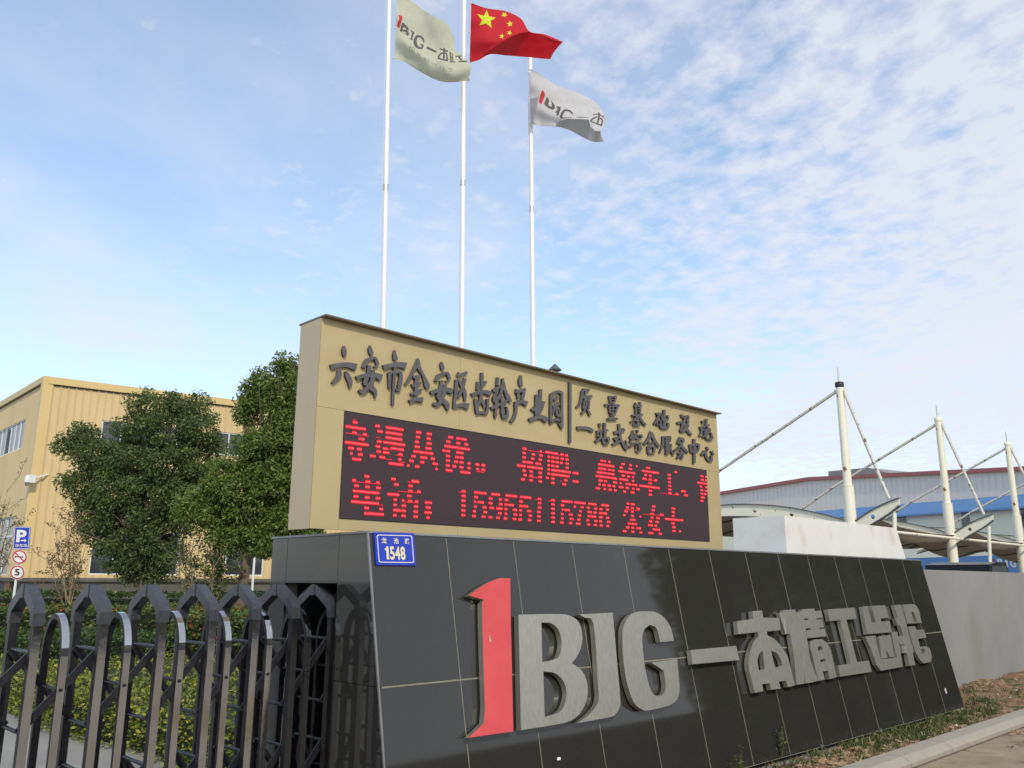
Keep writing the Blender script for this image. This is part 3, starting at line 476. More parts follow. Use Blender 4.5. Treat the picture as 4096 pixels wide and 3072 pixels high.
# core (painted grout) behind tiles, with gate pocket left open on the left side
S0, S1, ZP = 0.33, 0.99, 1.578
core = MB()
fi = -.0012
def cc(a, s, z): return BT * [1, 1, 0] + U * a + V * s + Z * z
core.hexa([wf(.02, 1, fi), wf(LEN - .02, 1, fi), cc(LEN - .02, S0 - .02, ZB), cc(.02, S0 - .02, ZB), wf(.02, .008, fi), wf(LEN - .02, .008, fi), cc(LEN - .02, S0 - .02, 1.885), cc(.02, S0 - .02, 1.885)])
core.hexa([cc(.02, S1 + .02, .0), cc(LEN - .02, S1 + .02, .0), cc(LEN - .02, DEP - .02, .0), cc(.02, DEP - .02, .0), cc(.02, S1 + .02, 1.885), cc(LEN - .02, S1 + .02, 1.885), cc(LEN - .02, DEP - .02, 1.885), cc(.02, DEP - .02, 1.885)])
core.hexa([cc(.02, S0, ZP + .02), cc(LEN - .02, S0, ZP + .02), cc(LEN - .02, S1, ZP + .02), cc(.02, S1, ZP + .02), cc(.02, S0, 1.884), cc(LEN - .02, S0, 1.884), cc(LEN - .02, S1, 1.884), cc(.02, S1, 1.884)])
core.hexa([cc(7.0, S0, .0), cc(LEN - .02, S0, .0), cc(LEN - .02, S1, .0), cc(7.0, S1, .0), cc(7.0, S0, ZP), cc(LEN - .02, S0, ZP), cc(LEN - .02, S1, ZP), cc(7.0, S1, ZP)])
core.build('wall_core', MT['grout'], wall)
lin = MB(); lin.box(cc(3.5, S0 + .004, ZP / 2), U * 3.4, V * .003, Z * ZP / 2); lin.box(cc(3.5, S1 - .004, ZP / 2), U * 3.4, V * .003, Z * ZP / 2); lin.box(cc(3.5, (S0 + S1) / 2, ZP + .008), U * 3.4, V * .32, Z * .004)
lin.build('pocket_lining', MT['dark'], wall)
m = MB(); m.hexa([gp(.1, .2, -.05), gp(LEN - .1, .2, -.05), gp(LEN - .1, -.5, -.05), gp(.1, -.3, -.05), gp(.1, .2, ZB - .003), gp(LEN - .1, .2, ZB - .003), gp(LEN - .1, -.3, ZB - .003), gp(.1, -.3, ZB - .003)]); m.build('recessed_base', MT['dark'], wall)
NT = 14; ge = .0034
edges = [0.0] + [0.640 + .6455 * i for i in range(NT - 1)] + [LEN]
for i in range(NT):
    for (t0, t1) in ((0.0, TJ), (TJ, 1.0)):
        m = MB(); gq_ = ge + .0022 * i / NT; a0, a1 = edges[i] + gq_, edges[i + 1] - gq_; jx = random.uniform(-.0003, .0004)
        tt0 = t0 + (.0026 if t0 > 0 else .006); tt1 = t1 - .0026
        m.hexa([wf(a0, tt1, jx), wf(a1, tt1, jx), wf(a1, tt1, -.02), wf(a0, tt1, -.02), wf(a0, tt0, jx), wf(a1, tt0, jx), wf(a1, tt0, -.02), wf(a0, tt0, -.02)])
        m.build('granite_tile', MT['granite'], wall)
# left end tiles (the face the gate slides out of)
def st(poly):     # polygon in (s, z) on the left end face
    m = MB(); m.prism([cc(0, s, z) for s, z in poly], U * .018); return m.build('side_tile', MT['granite'], wall)
def fs(z): return -LEAN * (1.8976 - z) / (1.8976 - ZB)     # s of the leaning front edge at height z
zj = 0.975; q = .0022
st([(fs(zj) + .012, zj + q), (S0 - q, zj + q), (S0 - q, 1.89), (fs(1.89) + .012, 1.89)])
st([(fs(ZB) + .012, ZB), (S0 - q, ZB), (S0 - q, zj - q), (fs(zj) + .012, zj - q)])
st([(S0 + q, ZP), (S1 - q, ZP), (S1 - q, 1.89), (S0 + q, 1.89)])
st([(S1 + q, 0), (DEP, 0), (DEP, 1.89), (S1 + q, 1.89)])
# trims
m = MB(); m.bar(wf(-.004, .0, -.006), wf(LEN + .004, .0, -.006), WN, .020, .014); m.bar(cc(-.004, 0, 1.897), cc(-.004, DEP, 1.897), Z, .014, .018); m.build('top_edge_trim', MT['trim'], wall)
m = MB(); m.bar(wf(-.003, .004, -.004), wf(-.003, 1, -.004), WN, .012, .012); m.build('corner_trim', MT['trim'], wall)
m = MB(); m.hexa([cc(0, 0, 1.886), cc(LEN, 0, 1.886), cc(LEN, DEP, 1.886), cc(0, DEP, 1.886), cc(0, 0, 1.894), cc(LEN, 0, 1.894), cc(LEN, DEP, 1.894), cc(0, DEP, 1.894)]); m.build('top_slab', MT['granite_dusty'], wall)
# steel letters
def wpt(zm, x, y, off): return onp(zm[0] + x / zm[2], zm[1] + y / zm[2], BT + WN * off, WN)
def letter(name, zm, loop, holes=(), off=.062, dep=.046, mats=('steelface', 'steelside'), label=None):
    m = MB(); m.prism([wpt(zm, x, y, off) for x, y in loop], -WN * dep, [[wpt(zm, x, y, off) for x, y in h] for h in holes], 0, 1)
    o = m.build(name, [MT[k] for k in mats], wall)
    if label: o['label'] = label
    return o
def smooth(pts, k=3):
    P = [np.array(p, float) for p in pts]; n_ = len(P); out = []
    for i in range(n_):
        p0, p1, p2, p3 = P[i - 1], P[i], P[(i + 1) % n_], P[(i + 2) % n_]
        # keep corners sharp: only subdivide when the turn at both ends is mild
        def turn(a, b, c): u1 = b - a; u2 = c - b; return abs(math.degrees(math.atan2(u1[0] * u2[1] - u1[1] * u2[0], u1 @ u2)))
        t1, t2 = turn(p0, p1, p2), turn(p1, p2, p3); out.append(tuple(p1))
        if t1 < 48 and t2 < 48 and (t1 > 4 or t2 > 4):
            for j in range(1, k):
                t = j / k; out.append(tuple(0.5 * ((2 * p1) + (-p0 + p2) * t + (2 * p0 - 5 * p1 + 4 * p2 - p3) * t * t + (-p0 + 3 * p1 - 3 * p2 + p3) * t ** 3)))
    return out
ZG = (1800, 2200, 1.903); ZH = (2900, 2350, 3.686); ZI = (3200, 2350, 3.687); ZJ2 = (2700, 2200, 1.5845)
letter('steel_letter', ZG, smooth([(475,215),(480,500),(495,900),(510,1380),(168,1433),(285,1320),(278,900),(265,560),(262,400),(275,380),(160,350),(240,290),(330,238),(400,215)]), mats=('redpaint', 'steelside'), label='red painted numeral one, chipped along its top edge')
letter('steel_letter', ZG, smooth([(540,492),(700,486),(860,484),(930,495),(985,527),(1015,580),(1028,660),(1018,740),(985,810),(950,857),(1005,892),(1050,950),(1073,1040),(1068,1120),(1040,1200),(995,1260),(920,1305),(750,1340),(568,1370)]),
       [smooth([(715,548),(760,549),(805,562),(850,610),(870,690),(866,760),(848,810),(800,835),(725,850)]), smooth([(733,922),(800,926),(855,955),(895,1010),(913,1080),(905,1150),(878,1210),(830,1245),(748,1268)])])
letter('steel_letter', ZG, smooth([(1000,485),(1258,468),(1270,600),(1295,850),(1322,1130),(1316,1190),(1290,1235),(1240,1265),(1000,1312),(1065,1262),(1130,1195),(1157,1130),(1150,1000),(1113,560),(1050,510)]))
letter('steel_letter', ZG, smooth([(1725,677),(1705,590),(1665,520),(1605,470),(1540,456),(1445,460),(1385,490),(1345,560),(1333,650),(1340,800),(1360,950),(1395,1080),(1432,1160),(1480,1198),(1530,1210),(1680,1175),(1740,1140),(1768,1085),(1770,1000),(1752,815),(1555,845),(1650,905),(1665,1000),(1662,1060),(1640,1090),(1600,1100),(1570,1080),(1540,1020),(1510,900),(1490,750),(1485,650),(1502,590),(1540,558),(1575,567),(1602,605),(1622,690)]))
letter('steel_letter', ZJ2, [(118,622),(405,592),(427,682),(130,712)])
letter('steel_letter', ZH, smooth([(440,310),(580,300),(602,405),(835,405),(862,585),(655,607),(665,665),(760,710),(850,800),(920,900),(975,1000),(1080,1400),(975,1425),(945,1330),(840,1347),(868,1447),(730,1467),(703,1370),(595,1388),(612,1490),(488,1515),(400,1180),(395,1000),(430,850),(475,745),(530,685),(527,618),(235,650),(215,460),(452,428)]),
       [smooth([(602,893),(612,1000),(630,1165),(541,1183),(525,1060),(540,960),(565,920)]), smooth([(722,888),(800,920),(850,990),(880,1060),(893,1112),(785,1140),(752,1020)])])
def jing():
    m = MB()
    P = [([(900,290),(1072,278),(1100,420),(1150,620),(1222,1370),(1105,1390),(1065,1000),(1000,640),(935,640)], 0.0), ([(1088,318),(1172,310),(1205,430),(1250,700),(1352,1350),(1232,1368),(1165,900),(1125,560)], -.0015),
         ([(835,330),(895,325),(940,640),(932,648)], -.003), ([(1225,830),(1285,980),(1418,1330),(1358,1342),(1262,1000)], -.003),
         ([(1178,275),(1350,262),(1360,298),(1457,293),(1480,395),(1390,403),(1394,427),(1470,420),(1500,535),(1428,542),(1432,563),(1507,556),(1537,670),(1258,700),(1235,587),(1306,574),(1300,550),(1222,558),(1190,440),(1268,430),(1264,410),(1182,416)], -.0008)]
    for loop, dz in P: m.prism([wpt(ZH, x, y, .062 + dz) for x, y in loop], -WN * (.046 + dz), (), 0, 1)
    m.prism([wpt(ZH, x, y, .0612) for x, y in [(1300,750),(1360,718),(1470,710),(1545,765),(1600,880),(1692,1270),(1590,1300),(1565,1175),(1490,1190),(1520,1307),(1425,1330),(1335,960),(1298,850)]], -WN * .045,
            [[wpt(ZH, x, y, .0612) for x, y in h] for h in ([(1410,835),(1440,808),(1475,825),(1490,868),(1420,885)], [(1445,1015),(1520,1000),(1532,1035),(1458,1052)])], 0, 1)
    m.build('steel_letter', [MT['steelface'], MT['steelside']], wall)
jing()
letter('steel_letter', ZI, [(440,272),(835,243),(868,408),(722,420),(885,1045),(1060,1022),(1103,1188),(640,1262),(605,1100),(795,1068),(632,430),(478,446)])
def multi(zm, P):
    m = MB()
    for i, (loop, holes) in enumerate(P): m.prism([wpt(zm, x, y, .062 - .0009 * i) for x, y in loop], -WN * (.046 - .0009 * i), [[wpt(zm, x, y, .062 - .0009 * i) for x, y in h] for h in holes], 0, 1)
    return m.build('steel_letter', [MT['steelface'], MT['steelside']], wall)
multi(ZI, [([(955,225),(1032,216),(1095,460),(1152,455),(1092,214),(1290,202),(1345,385),(1222,400),(1240,442),(1355,432),(1392,598),(1030,632),(1000,470)], []),
           ([(1000,665),(1155,650),(1175,800),(1238,1000),(1470,972),(1385,600),(1475,590),(1560,1100),(1520,1115),(1240,1170),(1170,1080),(1090,850)], []),
           ([(1200,662),(1372,640),(1425,900),(1445,958),(1375,970),(1310,865),(1332,978),(1248,992)], [])])
multi(ZI, [([(1425,200),(1510,192),(1600,440),(1745,1080),(1660,1092),(1565,650),(1490,420)], []), ([(1435,392),(1575,378),(1600,480),(1480,500)], []), ([(1478,665),(1650,640),(1682,762),(1522,785)], []), ([(1530,795),(1692,772),(1722,892),(1555,908)], []),
           ([(1560,190),(1700,180),(1745,200),(1790,270),(1832,455),(1622,470),(1575,290)], [[(1678,300),(1708,292),(1768,440),(1722,448)]]),
           ([(1640,515),(1732,505),(1752,562),(1862,552),(1905,672),(1782,695),(1812,812),(1900,800),(1955,835),(1990,960),(1970,1030),(1868,1055),(1810,1000),(1742,880),(1682,700)], [[(1822,840),(1870,835),(1893,895),(1850,925)]])])
# small white scraps stuck on the wall
for (x, y) in ((3795, 2745), (2250, 3033)):
    P = onp(x, y, BT, WN); sc_ = MB(); sc_.box(P + WN * .003, U * .016, unit(SL) * .009 if x < 3000 else unit(SL) * .03, WN * .002); sc_.build('paper_scrap', MT['platewhite'], wall)

# ------------------------------------------------------------------ address plate
def text_tris(body, bold=0.0):
    c = bpy.data.curves.new('t', 'FONT'); c.body = body; c.size = 1; c.offset = bold; c.resolution_u = 3; o = bpy.data.objects.new('t', c); COL.objects.link(o)
    dg = bpy.context.evaluated_depsgraph_get(); me = bpy.data.meshes.new_from_object(o.evaluated_get(dg)); me.calc_loop_triangles()
    vv = np.array([tuple(v.co)[:2] for v in me.vertices]); tt = [tuple(t.vertices) for t in me.loop_triangles]
    bpy.data.objects.remove(o); bpy.data.curves.remove(c); bpy.data.meshes.remove(me); return vv, tt
def text_mesh(m, body, box, fr, bold=0.0, dep=.001, mi=0):
    """fit text to box (x0,x1,y0,y1) of frame fr(x, y, off) -> 3D"""
    vv, tt = text_tris(body, bold); mn, mxx = vv.min(0), vv.max(0); x0, x1, y0, y1 = box
    q_ = (vv - mn) / (mxx - mn); b = len(m.v)
    m.v += [fr(x0 + a * (x1 - x0), y0 + c * (y1 - y0), dep) for a, c in q_]
    for t in tt: m.f.append([b + i for i in t]); m.m.append(mi); m.sm.append(False)
PO = BT + WN * .012
PC = [onp(x, y, PO, WN) for x, y in ((1502, 2135), (1661, 2137), (1672, 2266), (1514, 2266))]
plate = thing('address_plate', PC[3], 'small blue enamel street number plate reading 1548 at the black wall\'s top left', 'address plate')
def pf(x, y, off=0.0):       # x,y in 0..1 from bottom left
    return PC[3] * (1 - x) * (1 - y) + PC[2] * x * (1 - y) + PC[0] * (1 - x) * y + PC[1] * x * y + WN * off
m = MB(); m.prism([pf(0, 0, .002), pf(1, 0, .002), pf(1, 1, .002), pf(0, 1, .002)], -WN * .013); m.build('plate', MT['plateblue'], plate)
m = MB()
def rr_(x0, x1, y0, y1, r_):
    L = []
    for cx_, cy_, a0 in ((x1 - r_, y1 - r_ * 1.2, 0), (x0 + r_, y1 - r_ * 1.2, 90), (x0 + r_, y0 + r_ * 1.2, 180), (x1 - r_, y0 + r_ * 1.2, 270)):
        for k in range(4): t = rad(a0 + 30 * k); L.append((cx_ + r_ * math.cos(t), cy_ + r_ * 1.2 * math.sin(t)))
    return L
m.prism([pf(x, y, .0036) for x, y in rr_(.055, .945, .075, .925, .045)], -WN * .0015, [[pf(x, y, .0036) for x, y in rr_(.072, .928, .097, .903, .038)]]); m.build('border_line', MT['platewhite'], plate)
for ch, bx in (('龙', (.16, .29, .66, .84)), ('池', (.46, .585, .655, .835)), ('路', (.745, .875, .65, .83))):
    m = MB(); text_mesh(m, ch, bx, pf, .018, .0035); m.build('character', MT['platecream'], plate)
m = MB(); m.prism([pf(x, y, .0045) for x, y in ((.255, .17), (.315, .17), (.315, .575), (.275, .575), (.262, .53), (.225, .50), (.225, .44), (.255, .455))], -WN * .001); m.build('digit', MT['platecream'], plate)
for ch, bx in (('5', (.345, .465, .16, .57)), ('4', (.475, .60, .165, .575)), ('8', (.61, .735, .155, .575))):
    m = MB(); text_mesh(m, ch, bx, pf, .03, .0035); m.build('digit', MT['platecream'], plate)

# ------------------------------------------------------------------ retractable gate
GC = 0.62; HG = 1.555
def gt(a, s, z): return BT * [1, 1, 0] + U * a + V * (GC + s) + Z * z
gate = thing('retractable_gate', gt(-1.2, 0, 0), 'dark polished steel concertina gate sliding into the end of the black wall', 'gate')
main = [m_ + .03 for m_ in (.27, 0.0, -.285, -.555, -.830, -1.125, -1.445, -1.775, -2.12, -2.48)]
HS, LW, LT = .205, .047, .042
def main_frame(a):
    m = MB()
    for s in (-HS, HS):
        m.bar(gt(a, s, .06), gt(a, s, 1.375), U, LT, LW)
        so_ = s + math.copysign(LW / 2 + .0015, s); m.box(gt(a, so_, .72), U * LT * .5, V * .0015, Z * .655, 1)
    return m.build('frame', [MT['gatedark'], MT['gate']], gate)
def main_cap(a):
    m = MB(); w2 = .029
    # shoulders: curved cast corner, then two sloping arms to a flat peak
    prof = [(-HS - .028, 1.36), (-HS - .028, 1.425), (-HS - .012, 1.462), (-HS + .03, 1.490), (-.03, HG + .012), (.03, HG + .012), (HS - .03, 1.490), (HS + .012, 1.462), (HS + .028, 1.425), (HS + .028, 1.36), (HS - .024, 1.36), (HS - .030, 1.42), (.022, 1.507), (-.022, 1.507), (-HS + .030, 1.42), (-HS + .024, 1.36)]
    m.prism([gt(a - w2, s, z) for s, z in prof], U * 2 * w2)
    m.box(gt(a, 0, 1.534), U * (w2 + .004), V * .017, Z * .036)
    return m.build('peaked_cap', MT['gatecast'], gate)
def arch(a):
    hs, zt, rz = .155, 1.20, .20; m = MB(); hw, hth = .019, .014
    path = [(-hs, .06), (-hs, zt)] + [(-hs * math.cos(t), zt + rz * math.sin(t)) for t in np.linspace(0, math.pi, 17)[1:-1]] + [(hs, zt), (hs, .06)]
    P = [np.array(p) for p in path]; b = len(m.v); k = len(P)
    for i, p in enumerate(P):
        d = P[min(i + 1, k - 1)] - P[max(i - 1, 0)]; d = d / np.linalg.norm(d); nrm = np.array([-d[1], d[0]])
        for du, dn in ((-hw, -hth), (hw, -hth), (hw, hth), (-hw, hth)):
            q_ = p + nrm * dn; m.v.append(gt(a + du, q_[0], q_[1]))
    for i in range(k - 1):
        for j in range(4): m.f.append([b + i * 4 + j, b + i * 4 + (j + 1) % 4, b + (i + 1) * 4 + (j + 1) % 4, b + (i + 1) * 4 + j]); m.m.append(1 if j == 2 else 0); m.sm.append(False)
    return m.build('arch', [MT['gatedark'], MT['gate']], gate)
for i, a in enumerate(main): main_frame(a); main_cap(a)
mids = [(a + b) / 2 for a, b in zip(main[:-1], main[1:])]
for a in mids: arch(a)
LV = [(1.225, .835), (.60, .21)]
for i in range(len(main) - 1):
    a0, a1 = main[i], main[i + 1]; mid = (a0 + a1) / 2
    for (zt, zb) in LV:
        for s, sg in ((-HS + .052, -1), (HS - .052, 1)):
            p, q_ = (zt, zb) if sg < 0 else (zb, zt)
            m = MB(); m.bar(gt(a0 + .012, s, p), gt(a1 - .012, s, q_), Z, .040, .012); m.build('lattice_bar', MT['gatedark'], gate)
        m = MB(); zm_ = (zt + zb) / 2; m.tube([gt(mid, -HS + .03, zm_), gt(mid, HS - .03, zm_)], .010, 8); m.build('pivot_rod', MT['gatedark'], gate)
for a in main:
    for (zt, zb) in LV:
        for zz_ in (zt, zb): m = MB(); m.tube([gt(a, -HS + .01, zz_), gt(a, HS - .01, zz_)], .011, 8); m.build('pivot_rod', MT['gatedark'], gate)

# ------------------------------------------------------------------ flag poles and flags
def flagpole(pxb, pyb, Y, top, r0, r1, label, joints, lean=0.0):
    B = at(pxb, pyb, Y); x, y = B[0], Y; xl = lambda z_: x - lean * (z_ - 6.5); o = thing('flagpole', (xl(0), y, 0), label, 'flagpole', 'stainless steel flagpoles behind the display board')
    zj = [0] + joints + [top]; nn = len(zj) - 1
    m = MB()
    for i in range(nn):
        ra = r0 + (r1 - r0) * zj[i] / top; rb = r0 + (r1 - r0) * zj[i + 1] / top - .002; m.tube([(xl(zj[i]), y, zj[i]), (xl(zj[i + 1]), y, zj[i + 1])], [ra, rb], 20)
    m.build('shaft', MT['pole'], o)
    for z_ in joints:
        m = MB(); r_m = r0 + (r1 - r0) * z_ / top + .0015; m.tube([(xl(z_), y, z_ - .10), (xl(z_), y, z_ + .03)], r_m, 20); m.build('collar', MT['polejoint'], o)
    m = MB(); xt = xl(top); m.tube([(xt, y, top), (xt, y, top + .05), (xt, y, top + .14), (xt, y, top + .2)], [.02, .065, .065, .01], 16); m.build('finial', MT['pole'], o)
    m = MB(); m.tube([(xl(1.2) - .07, y - .02, 1.2), (xl(top * .5) - .062, y - .02, top * .5), (xl(top) - .05, y - .02, top - .1)], .004, 6); m.build('halyard', MT['frame'], o)
    m = MB(); m.tube([(xl(0), y, 0), (xl(0), y, .03)], .16, 20); m.build('base_flange', MT['polejoint'], o)
    return np.array([x, y, 0.0])
FP1 = flagpole(1529, 1290, 14.6, 13.6, .062, .045, 'leftmost of three steel flagpoles, carrying the faded olive flag', [4.9, 8.75], .022)
FP2 = flagpole(1844, 1380, 15.2, 13.6, .062, .045, 'middle of three steel flagpoles, carrying the red flag with yellow stars', [5.0, 9.15], .012)
FP3 = flagpole(2131, 1440, 16.7, 13.15, .062, .045, 'rightmost and shortest-looking of three steel flagpoles, carrying the white flag', [5.1, 9.3], .009)
def interp_rows(rows, nu, nv):
    def cr(P, t):
        n_ = len(P) - 1; x = t * n_; i = min(int(x), n_ - 1); f_ = x - i
        p0, p1, p2, p3 = P[max(i - 1, 0)], P[i], P[i + 1], P[min(i + 2, n_)]
        return 0.5 * ((2 * p1) + (-p0 + p2) * f_ + (2 * p0 - 5 * p1 + 4 * p2 - p3) * f_ ** 2 + (-p0 + 3 * p1 - 3 * p2 + p3) * f_ ** 3)
    A = [np.array([cr(np.array(r, float), i / nu) for i in range(nu + 1)]) for r in rows]
    G = np.zeros((nv + 1, nu + 1, 3)); A = np.array(A)
    for j in range(nv + 1): G[j] = cr(A, j / nv)
    return G
def inpoly(x, y, P):
    P = np.asarray(P, float); c = np.zeros(x.shape, bool); n_ = len(P); j = n_ - 1
    for i in range(n_):
        xi, yi = P[i]; xj, yj = P[j]
        k = ((yi > y) != (yj > y)) & (x < (xj - xi) * (y - yi) / (yj - yi + 1e-12) + xi); c ^= k; j = i
    return c
def flag(name, label, zm, Y, rows, prints, mats, torn=None, crease=None, nu=260, nv=170, wave=.05, cat='flag'):
    G = interp_rows(rows, nu, nv); zx, zy, zs = zm
    cx_ = (G[:-1, :-1, 0] + G[1:, 1:, 0]) / 2; cy_ = (G[:-1, :-1, 1] + G[1:, 1:, 1]) / 2; mi = np.zeros(cx_.shape, int)
    for k, shapes in prints:
        for s in shapes: mi[inpoly(cx_, cy_, s)] = k
    V3 = np.zeros(G.shape)
    for j in range(nv + 1):
        for i in range(nu + 1):
            a, b = i / nu, j / nv; r = ray(zx + G[j, i, 0] / zs, zy + G[j, i, 1] / zs)
            d = G[j, i, 2] + wave * a * (math.sin(9 * a + 3 * b) * .5 + .35 * math.sin(21 * a - 7 * b) + .15 * math.sin(37 * a + 13 * b)) + .03 * math.sin(16 * b + 5 * a) * (1 - a)
            if crease is not None: d += crease(G[j, i, 0], G[j, i, 1])
            V3[j, i] = CAM + r * ((Y + d) / r[1])
    root = thing(name, V3[nv // 2, 0], label, cat); idx = np.arange((nu + 1) * (nv + 1)).reshape(nv + 1, nu + 1)
    Q = np.stack([idx[:-1, :-1], idx[1:, :-1], idx[1:, 1:], idx[:-1, 1:]], -1).reshape(-1, 4); mi = mi.ravel()
    if torn is not None:
        keep = torn(cx_, cy_).ravel(); Q = Q[keep]; mi = mi[keep]
    for k, nm in enumerate(['fabric', 'printed_mark', 'printed_mark', 'printed_mark']):
        if k >= len(mats): break
        s = mi == k
        if s.any():
            used, inv = np.unique(Q[s], return_inverse=True); fast(nm if not (name == 'national_flag' and k) else 'star', V3.reshape(-1, 3)[used], inv.reshape(-1, 4), MT[mats[k]], root, smooth=True)
    # hoist sleeve / rope clips
    m = MB(); 
    for j in (3, nv // 2, nv - 3): m.tube([V3[j, 0] + np.array([-.05, 0, 0]), V3[j, 0] + np.array([.03, 0, 0])], .008, 6)
    m.build('hoist_clip', MT['frame'], root)
    return root
def strokes2polys(S, wm=1.0):
    out = []
    for st_ in S:
        L, R = outline(st_, wm); out.append([tuple(p) for p in L] + [tuple(p) for p in R[::-1]])
    return out
ZFJ = (1500, 0, 4.608)
rowsT = [[(325,-30,0),(560,20,.05),(820,200,.0),(1060,340,-.05),(1270,440,.0),(1420,760,.1)],
         [(316,350,0),(545,560,.0),(800,740,.05),(1050,860,.05),(1290,950,-.05),(1520,1010,.1)],
         [(306,730,0),(520,850,-.15),(790,1080,-.1),(1050,1230,-.1),(1310,1290,-.15),(1720,1260,.0)],
         [(297,1110,0),(500,1180,.05),(790,1350,.1),(1050,1480,.12),(1300,1530,.05),(1690,1500,.1)]]
tanletters = [[(430,432,0)]]
tan_dark = [ [(432,432),(385,595),(545,688),(560,645),(545,600),(520,585),(552,575),(545,535),(500,480)],
             [(580,570),(658,618),(650,650),(640,655),(622,735),(632,745),(622,768),(562,735),(575,725),(592,725),(612,625),(600,605)] ]
tan_dark += strokes2polys([[(832,805,14),(822,745,30),(770,692,30),(712,690,40),(678,740,48),(672,800,50),(700,870,44),(760,905,32),(800,900,34),(812,840,32)],[(770,832,18),(832,850,18)],
    [(885,888,34),(1065,975,34)],[(1125,910,26),(1275,960,26)],[(1208,895,26),(1205,1120,26)],[(1200,985,24),(1130,1020,24),(1102,1100,26)],[(1215,985,24),(1258,1020,24),(1268,1145,26)],[(1105,1092,24),(1262,1130,24)],
    [(1325,970,22),(1335,1165,24)],[(1320,1060,16),(1375,1090,18)],[(1360,990,14),(1370,1150,16)],[(1330,1155,18),(1420,1155,18)],[(1415,1055,22),(1535,1042,22)],[(1475,1050,24),(1540,1130,24)],[(1480,1145,22),(1650,1140,22)]], 1.2)
tan_holes = [[(450,520),(500,545),(505,575),(440,560)],[(438,595),(500,620),(510,650),(430,615)]]
tan_red = [[(350,295),(430,315),(437,360),(412,430),(400,470),(408,490),(368,550),(330,495),(345,470),(345,440),(375,380),(372,340)]]
tan_faint = strokes2polys([[(585,850,12),(580,915,12)],[(620,880,12),(610,970,12)],[(625,890,12),(662,915,12),(655,980,12)],[(712,960,12),(740,1030,12)],[(705,1010,12),(760,1040,12)],[(770,1010,12),(760,1060,12),(790,1085,12)],[(840,1075,12),(850,1120,12)],[(870,1080,12),(868,1150,12)],[(900,1110,10),(895,1165,12)],[(925,1110,12),(922,1170,12)],[(985,1165,12),(1000,1205,12)],[(1020,1180,10),(1070,1230,12)],[(1150,1240,12),(1155,1290,12)],[(1190,1260,12),(1215,1310,14),(1175,1325,12)],[(1285,1275,14),(1380,1272,14)],[(1320,1290,12),(1350,1330,12)],[(1360,1290,12),(1330,1325,10)]])
def torn_tan(x, y):
    P = [(280,-80),(560,-80),(620,-10),(900,215),(1150,375),(1230,440),(1290,480),(1305,560),(1345,610),(1360,650),(1392,690),(1388,760),(1400,800),(1392,850),(1400,900),(1440,960),(1545,1030),(1620,1120),(1720,1190),(1722,1260),(1700,1310),(1702,1380),(1672,1420),(1690,1480),(1700,1560),(250,1560)]
    jag = 6 * np.sin(x * .09) + 5 * np.sin(y * .17)
    return inpoly(x + jag, y + jag * .6, P)
flag('company_flag', 'faded olive cream flag with torn fly edge and red and grey lettering', ZFJ, FP1[1] - .02, rowsT, [(1, tan_dark), (0, tan_holes), (2, tan_red), (3, tan_faint)], ['flagtan', 'printgrey', 'printred', 'printfaint'], torn=torn_tan)
ZK = (1840, 0, 5.267)
rowsR = [[(150,70,0),(480,180,.0),(870,235,.05),(1200,390,.05),(1385,655,-.05),(1720,720,-.05),(2095,870,.0)],
         [(146,480,0),(450,520,-.12),(830,560,-.10),(1120,620,-.15),(1360,790,-.15),(1700,860,-.1),(2010,960,.0)],
         [(138,900,0),(420,880,-.25),(700,880,-.30),(1010,900,-.32),(1300,980,-.25),(1600,1010,-.15),(1900,1100,-.1)],
         [(130,1330,0),(330,1270,-.1),(560,1150,-.2),(900,1170,-.3),(1260,1195,-.3),(1560,1220,-.2),(1830,1240,-.1)]]
def mk_crease(P, k, x0, x1):
    X = [p[0] for p in P]; Y_ = [p[1] for p in P]
    def f_(x, y):
        w_ = min(max((x - x0) / (x1 - x0), 0), 1); c = float(np.interp(x, X, Y_)); return k * w_ * max(0.0, y - c) / 100.0
    return f_
creaseR = mk_crease([(300,1150),(490,1100),(650,1005),(830,880),(1000,765),(1200,690),(1380,668),(1700,760),(2095,900)], .20, 380, 620)
def star(cx_, cy_, r, rot, sx=1.0, shear=0.0):
    P = []
    for k in range(10):
        rr = r if k % 2 == 0 else r * .40; t = rad(rot + 36 * k); P.append((cx_ + rr * math.sin(t) * sx + shear * rr * math.cos(t), cy_ - rr * math.cos(t)))
    return P
stars = [[(478,215),(527,345),(675,378),(568,435),(583,590),(468,497),(332,542),(385,425),(288,310),(425,335)], star(855,312,66,175), star(970,503,74,-8), star(963,692,62,170), star(804,765,60,10)]
flag('national_flag', 'red flag with one large and four small yellow stars, folded in the wind', ZK, FP2[1] - .02, rowsR, [(1, stars)], ['flagred', 'flagyellow'], wave=.05, crease=creaseR)
ZL = (2080, 230, 4.483)
rowsW = [[(125,200,0),(350,330,.05),(600,490,.1),(960,610,.05),(1250,750,.05),(1420,920,.05),(1500,1080,.1)],
         [(135,520,0),(340,640,-.05),(570,760,-.05),(860,850,-.12),(1150,900,-.12),(1370,980,-.08),(1480,1150,.0)],
         [(142,860,0),(350,960,-.10),(600,1080,-.20),(830,1085,-.32),(1080,1095,-.36),(1260,1220,-.25),(1400,1315,-.2)],
         [(145,1190,0),(350,1225,.0),(620,1235,-.15),(860,1300,-.3),(1080,1420,-.3),(1280,1500,-.3),(1450,1490,-.2)]]
creaseW = mk_crease([(500,1130),(640,1148),(800,1088),(1180,1100),(1215,1225),(1300,1300),(1420,1312),(1500,1330)], .22, 560, 700)
w_dark = [[(425,700),(462,735),(470,790),(450,835),(500,880),(520,860),(505,760),(570,850),(575,900),(545,932),(460,905),(372,832)], [(590,860),(690,878),(672,900),(672,930),(638,1030),(620,1040),(600,1020),(610,990),(560,965),(590,960),(618,935),(612,890)]]
